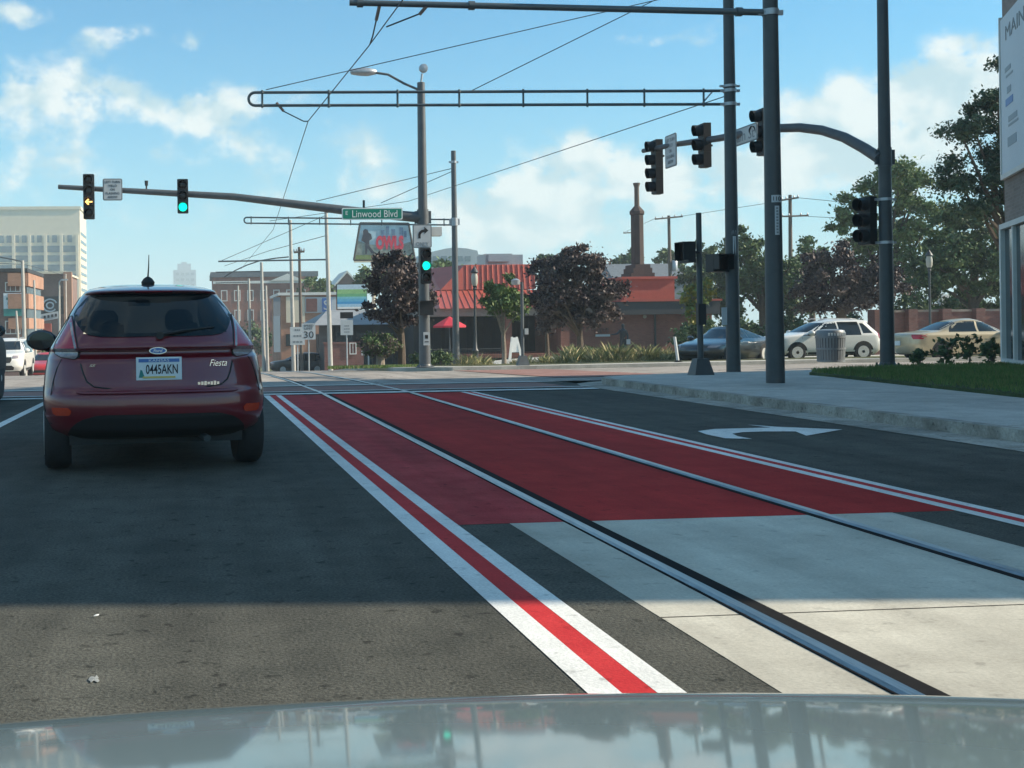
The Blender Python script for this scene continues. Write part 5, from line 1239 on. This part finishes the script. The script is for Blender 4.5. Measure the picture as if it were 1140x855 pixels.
def tree(name,loc,lab,cat,h,crown,nl,size,mats,seed,trunk=.16,bark='bark',group=None,clump=None,stemh=None,nclump=60,limbs=9,hollow=.25,lean=0):
    """crown: list of ellipsoids (x,y,z,rx,ry,rz) relative to base"""
    rng=np.random.default_rng(seed);t=thing(name,loc,lab,cat,group)
    cs=[];rs=[];tot=sum(e[3]*e[4]*e[5] for e in crown)
    for e in crown:
        m=max(3,int(nclump*e[3]*e[4]*e[5]/tot))
        for i in range(m):
            q=rng.normal(size=3);q/=np.linalg.norm(q);rr=hollow+(1-hollow)*rng.random()**.6
            cs.append((e[0]+q[0]*e[3]*rr*.86,e[1]+q[1]*e[4]*rr*.86,e[2]+q[2]*e[5]*rr*.86));rs.append((clump or min(e[3:])*.36)*(.5+1.1*rng.random()))
    b=MB();leaves(b,rng,cs,np.array(rs),nl,size);b.build('crown',mats,t)
    sh=stemh or h*.3;zc=sum(e[2]*e[3] for e in crown)/sum(e[3] for e in crown)
    b=MB();xw=lambda z:(lean*z,0);b.tube([(0,0,-.15),(lean*sh*.4+.02,0,sh*.5),(lean*sh,.02,sh),(lean*sh,0,max(sh*1.3,zc))],[trunk*1.25,trunk,trunk*.85,trunk*.35],8)
    for i in range(min(limbs,len(cs))):
        c=cs[(i*7)%len(cs)];z0=sh*(.75+.5*rng.random());b.tube([(lean*z0,0,z0),(c[0]*.45,c[1]*.45,(z0+c[2])/2+.1),(c[0],c[1],c[2])],[trunk*.5,trunk*.32,trunk*.1],5)
    b.build('trunk',bark,t,smooth=True)
    return t
def ell(loc,d,u0,u1,v0,v1,depth=None,dy=0):
    a=P(u0,v1,d);c=P(u1,v0,d);o=Vector(loc);m=(a+c)/2-o;rx=(c.x-a.x)/2;rz_=(c.z-a.z)/2
    return (m.x,m.y+dy,m.z,abs(rx),depth or abs(rx),abs(rz_))
def ptree(name,ub,d,lab,ells,nl,size,mats,seed,stemv,cat='tree',dz=.1,**k):
    l=base(ub,d,dz);E=[ell(l,d,*e) for e in ells];h=max(e[2]+e[5] for e in E);sh=hz(ub,stemv,d,l.z)
    return tree(name,l,lab,cat,h,E,nl,size,mats,seed,stemh=max(.2,sh),**k)
PLUM=['lp','lp2'];GRN=['lg','lg2'];DEEP=['ld','ld2'];PINE=['lpine','lpine2']
g_='plum-leaved street trees'
ptree('plum_tree',447,47,'dark plum-leaved tree left of the green lit signal, behind the round shrub',[(402,488,285,350),(410,476,272,315),(401,466,318,376),(436,492,296,368)],22000,.08,PLUM,11,368,group=g_,trunk=.14,nclump=70)
ptree('plum_tree',646,55,'largest plum-leaved tree, in front of the red restaurant wall',[(594,694,280,346),(612,676,262,312),(582,642,298,374),(636,702,296,364),(618,694,320,376)],28000,.088,PLUM,12,374,group=g_,trunk=.16,nclump=90)
ptree('plum_tree',609,57,'plum-leaved tree with slim trunk between the small green tree and the largest plum tree',[(584,636,298,372),(590,630,280,330)],12000,.085,PLUM,13,372,group=g_,trunk=.11,nclump=40)
ptree('plum_tree',938,62,'wide plum-leaved tree behind the white SUV',[(878,970,286,352),(893,958,265,315),(928,1012,290,354),(874,932,308,358),(943,993,274,332)],25000,.095,PLUM,14,352,group=g_,trunk=.2,nclump=90)
ptree('young_maple',561,51.5,'small round green tree left of the thin pedestal pole',[(531,590,318,362),(540,586,303,340)],8500,.085,GRN,15,372,trunk=.09,nclump=45,bark='barkpale')
ptree('young_tree',781,46,'thin young tree with sparse yellow-green leaves by the graphite sedan',[(755,792,312,352),(762,786,340,362),(770,800,308,335)],1000,.085,['ly','lg2'],16,352,trunk=.045,nclump=24,bark='barkpale',clump=.25)
ptree('shade_tree',850,82,'broad green tree behind the truss arm pole',[(790,868,262,330),(800,850,246,300),(815,905,280,345),(785,840,300,366),(840,910,310,366)],24000,.14,DEEP,17,350,trunk=.3,nclump=100,group='green trees on the right')
ptree('shade_tree',775,92,'smaller green tree left of the broad one, behind the pedestal pole',[(752,812,290,345),(770,805,262,310)],10000,.14,DEEP,18,345,trunk=.25,nclump=40,group='green trees on the right')
ptree('shade_tree',905,90,'green tree between the nearest pole and the plum tree',[(868,930,272,335),(885,925,258,300)],10000,.14,GRN,19,345,trunk=.25,nclump=40,group='green trees on the right')
ptree('shade_tree',985,75,'tall green tree behind the corner mast, against the white cloud',[(925,985,205,262),(955,1045,175,240),(985,1060,210,290),(915,975,235,275),(940,1010,250,310),(985,1070,270,330)],26000,.125,GRN,20,330,trunk=.32,nclump=120,group='green trees on the right',hollow=.4)
ptree('shade_tree',1085,66,'dense dark green tree behind the gold sedan',[(1010,1090,255,330),(1050,1140,240,320),(1000,1070,300,350),(1060,1145,300,352),(1030,1120,225,275)],26000,.12,DEEP,21,345,trunk=.3,nclump=110,group='green trees on the right')
ptree('pine_tree',1128,46,'feathery dark conifer reaching out left of the corner building',[(1040,1110,128,158),(1032,1080,170,195),(1035,1120,190,218),(1060,1150,98,130),(1085,1160,150,185),(1105,1150,60,75),(1055,1130,215,245),(1090,1170,120,240)],26000,.075,PINE,22,300,trunk=.25,nclump=120,clump=.5,hollow=.1)
ptree('hedge',800,66,'long dark hedge behind the sedan and white SUV',[(742,800,352,392),(790,850,346,392),(840,905,350,392),(895,968,346,392)],11000,.13,DEEP,30,388,cat='hedge',trunk=.12,nclump=110,depth=1.4) if False else None
for i,(u0,u1,v0,l) in enumerate(((748,806,352,'dark bush left of the truss arm pole, behind the graphite sedan'),(798,858,346,'dark bush between the truss arm pole and the nearest pole'),(846,912,348,'dark bush just right of the nearest pole, above the white SUV bonnet'),(900,972,344,'dark bush between the white SUV roof and the corner mast'))):
    ptree('tall_bush',(u0+u1)/2,67,l,[(u0,u1,v0,404)],4200,.12,DEEP,70+i,380,cat='bush',trunk=.12,nclump=46,group='dark bushes behind the waiting cars')
for i,(u0,u1,v0,l) in enumerate(((985,1060,322,'green bush mass behind the block wall, left of the lantern lamp'),(1040,1125,318,'green bush mass behind the block wall at the corner building'))):
    ptree('tall_bush',(u0+u1)/2,71,l,[(u0,u1,v0,385)],5000,.12,DEEP,80+i,375,cat='bush',trunk=.12,nclump=50,group='dark bushes behind the waiting cars')
# skyline trees
ptree('skyline_tree',430,135,'mid green tree behind the mural billboard',[(390,452,292,330),(415,470,296,330)],3500,.24,GRN,23,335,trunk=.25,nclump=40,group='trees along the skyline')
ptree('skyline_tree',352,140,'green tree behind the weathered wooden pole',[(330,372,303,345),(345,378,308,345)],3000,.24,GRN,24,340,trunk=.25,nclump=40,group='trees along the skyline')
ptree('skyline_tree',492,130,'light green tree behind the mast, left of the red roof',[(470,520,286,325),(505,540,289,315)],2500,.24,['lg2','lg'],25,335,trunk=.25,nclump=30,group='trees along the skyline')
ptree('skyline_tree',610,130,'green tree top behind the largest plum tree',[(592,645,280,320),(680,716,278,312)],2500,.24,DEEP,26,335,trunk=.25,nclump=30,group='trees along the skyline')
ptree('skyline_tree',745,135,'green tree behind the slate-roofed building',[(690,720,278,300),(725,760,272,300),(742,772,282,312)],2600,.24,DEEP,27,335,trunk=.25,nclump=34,group='trees along the skyline')
ptree('skyline_tree',280,150,'dark trees beside the far tram poles left of the storefront',[(262,300,350,400),(285,312,362,405)],2500,.2,DEEP,28,400,trunk=.2,nclump=30,group='trees along the skyline')
ptree('skyline_tree',45,115,'small green tree behind the red coupe',[(35,60,372,402)],900,.14,GRN,29,402,trunk=.1,nclump=12,group='trees along the skyline')
# shrubs
ptree('round_shrub',423,46.5,'clipped round shrub on a stout trunk beside the white nameplate sign',[(398,446,371,398)],6000,.05,['ld2','lp2'],31,392,cat='shrub',trunk=.16,nclump=60,clump=.22,hollow=.7,bark='barkpale')
for i,(u,v0,v1,d,l) in enumerate(((656,385,398,71,'low rounded evergreen shrub under the largest plum tree'),(690,384,397,71,'low rounded evergreen shrub below the bronze statue'),(637,386,397,72,'low evergreen shrub by the brick pier'),(490,391,403,53,'dark low shrub beside the far dark tram pole'),(472,393,405,50,'dark low shrub behind the signal mast foot'))):
    ptree('low_shrub',u,d,l,[(u-13,u+13,v0,v1+2)],1500,.07,DEEP,40+i,v1-2,cat='shrub',trunk=.06,nclump=20,clump=.25,hollow=.6,group='low shrubs at the restaurant')
for i,(u0,u1,v0,v1,d,l) in enumerate(((1040,1066,372,408,29.5,'leafy dark shrub, leftmost in front of the gold sedan'),(1062,1096,366,406,29,'tallest leafy shrub in front of the gold sedan'),(1090,1118,374,406,28.2,'leafy shrub nearest the shop window'),(1015,1032,388,408,29.8,'small leafy shrub by the corner mast foot'))):
    ptree('leafy_shrub',(u0+u1)/2,d,l,[(u0,u1,v0,v1)],270,.06,DEEP,50+i,v1-6,cat='shrub',trunk=.02,nclump=26,clump=.13,hollow=.25,group='leafy shrubs at the lawn edge',dz=.15,limbs=14)
ptree('low_shrub',866,31,'small dark shrub at the base of the nearest pole',[(856,878,397,408)],10,.05,DEEP,60,404,cat='shrub') if False else None
# grass
def blades(name,pts,h,w,mats,seed,lean=.35):
    rng=np.random.default_rng(seed);n=len(pts);b=MB();p=np.array(pts);a=rng.random(n)*2*PI;hh=h*(.5+.8*rng.random(n));ln=hh*lean*rng.random(n)*1.6
    dx,dy=np.cos(a),np.sin(a);ww=w*(.6+.8*rng.random(n))
    q=np.stack([np.stack([p[:,0]-dy*ww,p[:,1]+dx*ww,p[:,2]],1),np.stack([p[:,0]+dy*ww,p[:,1]-dx*ww,p[:,2]],1),np.stack([p[:,0]+dx*ln*.4+dy*ww*.7,p[:,1]+dy*ln*.4-dx*ww*.7,p[:,2]+hh*.6],1),np.stack([p[:,0]+dx*ln,p[:,1]+dy*ln,p[:,2]+hh],1),np.stack([p[:,0]+dx*ln*.4-dy*ww*.7,p[:,1]+dy*ln*.4+dx*ww*.7,p[:,2]+hh*.6],1)],1).reshape(-1,3)
    b.v=[tuple(x) for x in q.tolist()];b.f=[(5*i,5*i+1,5*i+2,5*i+3,5*i+4) for i in range(n)];b.m=(rng.random(n)>.6).astype(int).tolist()
    return tag(b.build(name,mats),kind='stuff')
rng=np.random.default_rng(5);pts=[]
LE=[(2,10.2),(10,10.25),(13,10.4),(15,10.6),(18,11.),(20.5,11.35),(22.3,11.7),(23.3,12.3),(24.4,13.6),(25.1,16)]
while len(pts)<42000:
    y=rng.uniform(12,25.1);x=rng.uniform(10.2,19)
    if x>lerp(LE,y)+.02: pts.append((x,y,H(x,y)+.168))
o=blades('lawn_grass',pts,.075,.006,['gr','gr2'],6);tag(o,'short green lawn beside the sidewalk and corner building','grass')
def tufts(spec,seed):
    pts=[];hs=[]
    for (n,u0,u1,d0,d1,m,h) in spec:
        for k in range(n):
            u=rng.uniform(u0,u1);d=rng.uniform(d0,d1);q=base(u,d,.12);s=rng.uniform(.08,.32);hh=h*rng.uniform(.45,1.3)
            for i in range(int(m*rng.uniform(.5,1.3))):
                e=rng.normal();f=rng.normal();pts.append((q.x+e*s,q.y+f*s,q.z));hs.append(hh*max(.25,1-.25*(e*e+f*f)))
    return pts,np.array(hs)
pts,hs=tufts([(46,626,744,47.5,52,150,.55),(10,515,545,47,49,90,.38),(16,560,628,47,50,90,.32)],8)
o=blades('ornamental_grass',pts,hs,.0075,['og','og2'],8,.65);tag(o,'dry tufted ornamental grass in the bed before the restaurant','grass')
pts=[]
for k in range(6000):
    u=rng.uniform(404,470);d=rng.uniform(42.5,49);q=base(u,d,.1);pts.append((q.x,q.y,q.z))
for k in range(2500):
    u=rng.uniform(365,412);d=rng.uniform(42,46);q=base(u,d,.1);pts.append((q.x,q.y,q.z))
o=blades('verge_grass',pts,.10,.012,['gr','og'],9,.5);tag(o,'rough grass around the round shrub at the far corner','grass')
# ================================================================== LIGHT, SKY, CAMERA
SUN_AZ=math.radians(97);SUN_EL=math.radians(31)
sv=Vector((math.sin(SUN_AZ)*math.cos(SUN_EL),math.cos(SUN_AZ)*math.cos(SUN_EL),math.sin(SUN_EL)))
ld=bpy.data.lights.new('sun','SUN');ld.energy=4.8;ld.angle=math.radians(.55);ld.color=(1,.87,.68)
lo=bpy.data.objects.new('sun',ld);COL.objects.link(lo);lo.rotation_euler=sv.to_track_quat('Z','Y').to_euler();lo.location=(30,-5,40)
w=bpy.data.worlds.new('World');scene.world=w;w.use_nodes=True;nt=w.node_tree;L=nt.links.new
bg=nt.nodes['Background']
sky=nt.nodes.new('ShaderNodeTexSky');sky.sky_type='NISHITA';sky.sun_disc=False;sky.sun_elevation=SUN_EL;sky.sun_rotation=SUN_AZ
sky.air_density=SKY_AIR;sky.dust_density=SKY_DUST;sky.ozone_density=SKY_OZ;sky.altitude=200
tc=nt.nodes.new('ShaderNodeTexCoord');sp=nt.nodes.new('ShaderNodeSeparateXYZ');L(tc.outputs['Generated'],sp.inputs[0])
def MT(op,a,b=None,c=None):
    n=nt.nodes.new('ShaderNodeMath');n.operation=op
    for i,x in enumerate((a,b,c)):
        if x is None: continue
        if isinstance(x,(int,float)): n.inputs[i].default_value=x
        else: L(x,n.inputs[i])
    return n.outputs[0]
az=MT('ARCTAN2',sp.outputs[0],sp.outputs[1]);el=MT('ARCSINE',sp.outputs[2])
cmb=nt.nodes.new('ShaderNodeCombineXYZ');L(az,cmb.inputs[0]);L(el,cmb.inputs[1])
def NZ(scale,det,ro,vec,st=None):
    n=nt.nodes.new('ShaderNodeTexNoise');n.inputs['Scale'].default_value=scale;n.inputs['Detail'].default_value=det;n.inputs['Roughness'].default_value=ro
    if st:
        m=nt.nodes.new('ShaderNodeMapping');m.inputs['Scale'].default_value=st;L(vec,m.inputs[0]);vec=m.outputs[0]
    L(vec,n.inputs['Vector']);return n
wn=NZ(9,4,.6,cmb.outputs[0])
wv=nt.nodes.new('ShaderNodeVectorMath');wv.operation='MULTIPLY_ADD';L(wn.outputs['Color'],wv.inputs[0]);wv.inputs[1].default_value=(.075,.06,0);L(cmb.outputs[0],wv.inputs[2])
wo=nt.nodes.new('ShaderNodeVectorMath');wo.operation='SUBTRACT';L(wv.outputs[0],wo.inputs[0]);wo.inputs[1].default_value=(.0375,.03,0)
CL=[(62,105,85,42,.85),(20,8,46,14,.6),(190,118,62,24,.55),(122,44,34,13,.6),(208,46,16,12,.5),(72,185,42,34,.6),(8,182,30,48,.5),(242,128,40,26,.55),(185,172,40,24,.4),(272,172,42,30,.5),(385,185,70,44,.5),(600,215,80,54,.66),(650,190,52,46,.55),(540,245,90,42,.5),(770,42,62,15,.5),(705,55,30,10,.35),(965,128,100,58,.62),(1085,88,80,40,.85),(1045,150,70,66,.7),(900,150,50,46,.5),(770,215,90,44,.55),(430,255,220,46,.35),(880,205,120,40,.5),(300,110,60,20,.3),(150,240,150,40,.25)]
tot=None
for (u,v,ru,rv,s) in CL:
    r=ray(u,v);a=math.atan2(r.x,r.y);e=math.atan2(r.z,math.hypot(r.x,r.y))
    n=nt.nodes.new('ShaderNodeVectorMath');n.operation='SUBTRACT';L(wo.outputs[0],n.inputs[0]);n.inputs[1].default_value=(a,e,0)
    m=nt.nodes.new('ShaderNodeVectorMath');m.operation='MULTIPLY';L(n.outputs[0],m.inputs[0]);m.inputs[1].default_value=(F/ru,F/rv,0)
    q=nt.nodes.new('ShaderNodeVectorMath');q.operation='DOT_PRODUCT';L(m.outputs[0],q.inputs[0]);L(m.outputs[0],q.inputs[1])
    x=MT('EXPONENT',MT('MULTIPLY',q.outputs['Value'],-1.0))
    tot=MT('MULTIPLY_ADD',x,s,0.) if tot is None else MT('MULTIPLY_ADD',x,s,tot)
# clouds added out of view to brighten shade, also for reflections and other viewpoints
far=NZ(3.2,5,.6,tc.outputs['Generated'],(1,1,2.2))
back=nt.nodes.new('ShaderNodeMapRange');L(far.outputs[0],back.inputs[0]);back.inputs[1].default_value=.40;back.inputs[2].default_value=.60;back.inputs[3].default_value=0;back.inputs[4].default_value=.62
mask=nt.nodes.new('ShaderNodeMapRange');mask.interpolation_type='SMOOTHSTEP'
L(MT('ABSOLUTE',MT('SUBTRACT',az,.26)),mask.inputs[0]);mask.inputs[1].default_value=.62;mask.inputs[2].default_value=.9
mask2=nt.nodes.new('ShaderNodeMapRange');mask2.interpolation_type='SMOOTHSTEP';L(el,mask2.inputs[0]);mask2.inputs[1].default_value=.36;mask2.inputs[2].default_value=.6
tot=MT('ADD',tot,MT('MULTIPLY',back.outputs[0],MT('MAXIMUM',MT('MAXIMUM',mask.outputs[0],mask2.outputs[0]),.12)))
dn=NZ(23,10,.6,cmb.outputs[0],(1,1.25,1));dn2=NZ(5,4,.5,cmb.outputs[0])
den=MT('ADD',MT('MULTIPLY',tot,1.0),MT('MULTIPLY',MT('SUBTRACT',dn.outputs[0],.5),MT('ADD',MT('MULTIPLY',tot,3.0),.42)))
den=MT('ADD',den,MT('MULTIPLY',MT('SUBTRACT',dn2.outputs[0],.5),.18))
cr=nt.nodes.new('ShaderNodeMapRange');cr.interpolation_type='SMOOTHSTEP';L(den,cr.inputs[0]);cr.inputs[1].default_value=.28;cr.inputs[2].default_value=.86;cr.inputs[4].default_value=CL_MAX
# haze lifts the sky colour toward the horizon (thin cloud veil)
hzr=nt.nodes.new('ShaderNodeMapRange');hzr.interpolation_type='SMOOTHSTEP';L(el,hzr.inputs[0]);hzr.inputs[1].default_value=.0;hzr.inputs[2].default_value=.26;hzr.inputs[3].default_value=VEIL;hzr.inputs[4].default_value=0.
tint=nt.nodes.new('ShaderNodeMix');tint.data_type='RGBA';tint.blend_type='MULTIPLY';tint.inputs[0].default_value=1;L(sky.outputs[0],tint.inputs[6]);tint.inputs[7].default_value=(*SKY_TINT,1)
m1=nt.nodes.new('ShaderNodeMix');m1.data_type='RGBA';L(hzr.outputs[0],m1.inputs[0]);L(tint.outputs[2],m1.inputs[6]);m1.inputs[7].default_value=(*VEIL_COL,1)
m2=nt.nodes.new('ShaderNodeMix');m2.data_type='RGBA';L(cr.outputs[0],m2.inputs[0]);L(m1.outputs[2],m2.inputs[6])
of=nt.nodes.new('ShaderNodeVectorMath');of.operation='ADD';L(cmb.outputs[0],of.inputs[0]);of.inputs[1].default_value=(.014,.012,0)
dn3=NZ(19,6,.5,of.outputs[0],(1,1.25,1));dn4=NZ(19,6,.5,cmb.outputs[0],(1,1.25,1))
litr=nt.nodes.new('ShaderNodeMapRange');litr.interpolation_type='SMOOTHSTEP';L(MT('SUBTRACT',dn4.outputs[0],dn3.outputs[0]),litr.inputs[0]);litr.inputs[1].default_value=-.13;litr.inputs[2].default_value=.10
sh_=nt.nodes.new('ShaderNodeMix');sh_.data_type='RGBA';L(litr.outputs[0],sh_.inputs[0]);sh_.inputs[6].default_value=(*CLOUD_LO,1);sh_.inputs[7].default_value=(*CLOUD_HI,1);L(sh_.outputs[2],m2.inputs[7])
L(m2.outputs[2],bg.inputs[0]);bg.inputs[1].default_value=SKY_STR
cam=bpy.data.cameras.new('camera');co=bpy.data.objects.new('camera',cam);COL.objects.link(co)
up=Zv*math.cos(ROLL)+Rv*math.sin(ROLL);rt=Rv*math.cos(ROLL)-Zv*math.sin(ROLL)
co.matrix_world=Matrix(((rt.x,up.x,-Fv.x,0),(rt.y,up.y,-Fv.y,0),(rt.z,up.z,-Fv.z,CH),(0,0,0,1)))
cam.sensor_fit='HORIZONTAL';cam.sensor_width=36;cam.lens=F*36/1140;cam.shift_x=(570-CX)/1140;cam.shift_y=(CY-427.5)/1140;cam.clip_start=.05;cam.clip_end=8000
scene.camera=co
vs=scene.view_settings;scene.display_settings.display_device='sRGB';vs.view_transform='Standard';vs.look='None';vs.gamma=1;vs.exposure=EXPO;vs.use_curve_mapping=False
scene.cycles.max_bounces=6;scene.cycles.diffuse_bounces=3;scene.cycles.glossy_bounces=3;scene.cycles.transparent_max_bounces=4

# ---- air
hm=bpy.data.materials.new('air');hm.use_nodes=True;ht=hm.node_tree;ht.nodes.remove(ht.nodes['Principled BSDF'])
pv=ht.nodes.new('ShaderNodeVolumePrincipled');pv.inputs['Color'].default_value=(.80,.93,1,1);pv.inputs['Density'].default_value=HAZE
ht.links.new(pv.outputs[0],ht.nodes['Material Output'].inputs['Volume'])
b=MB();b.box((0,1400,57),(6300,3900,144));o=b.build('haze',hm);tag(o,'pale blue air over the street','haze',kind='stuff')
scene.cycles.volume_bounces=1;scene.cycles.volume_step_rate=20
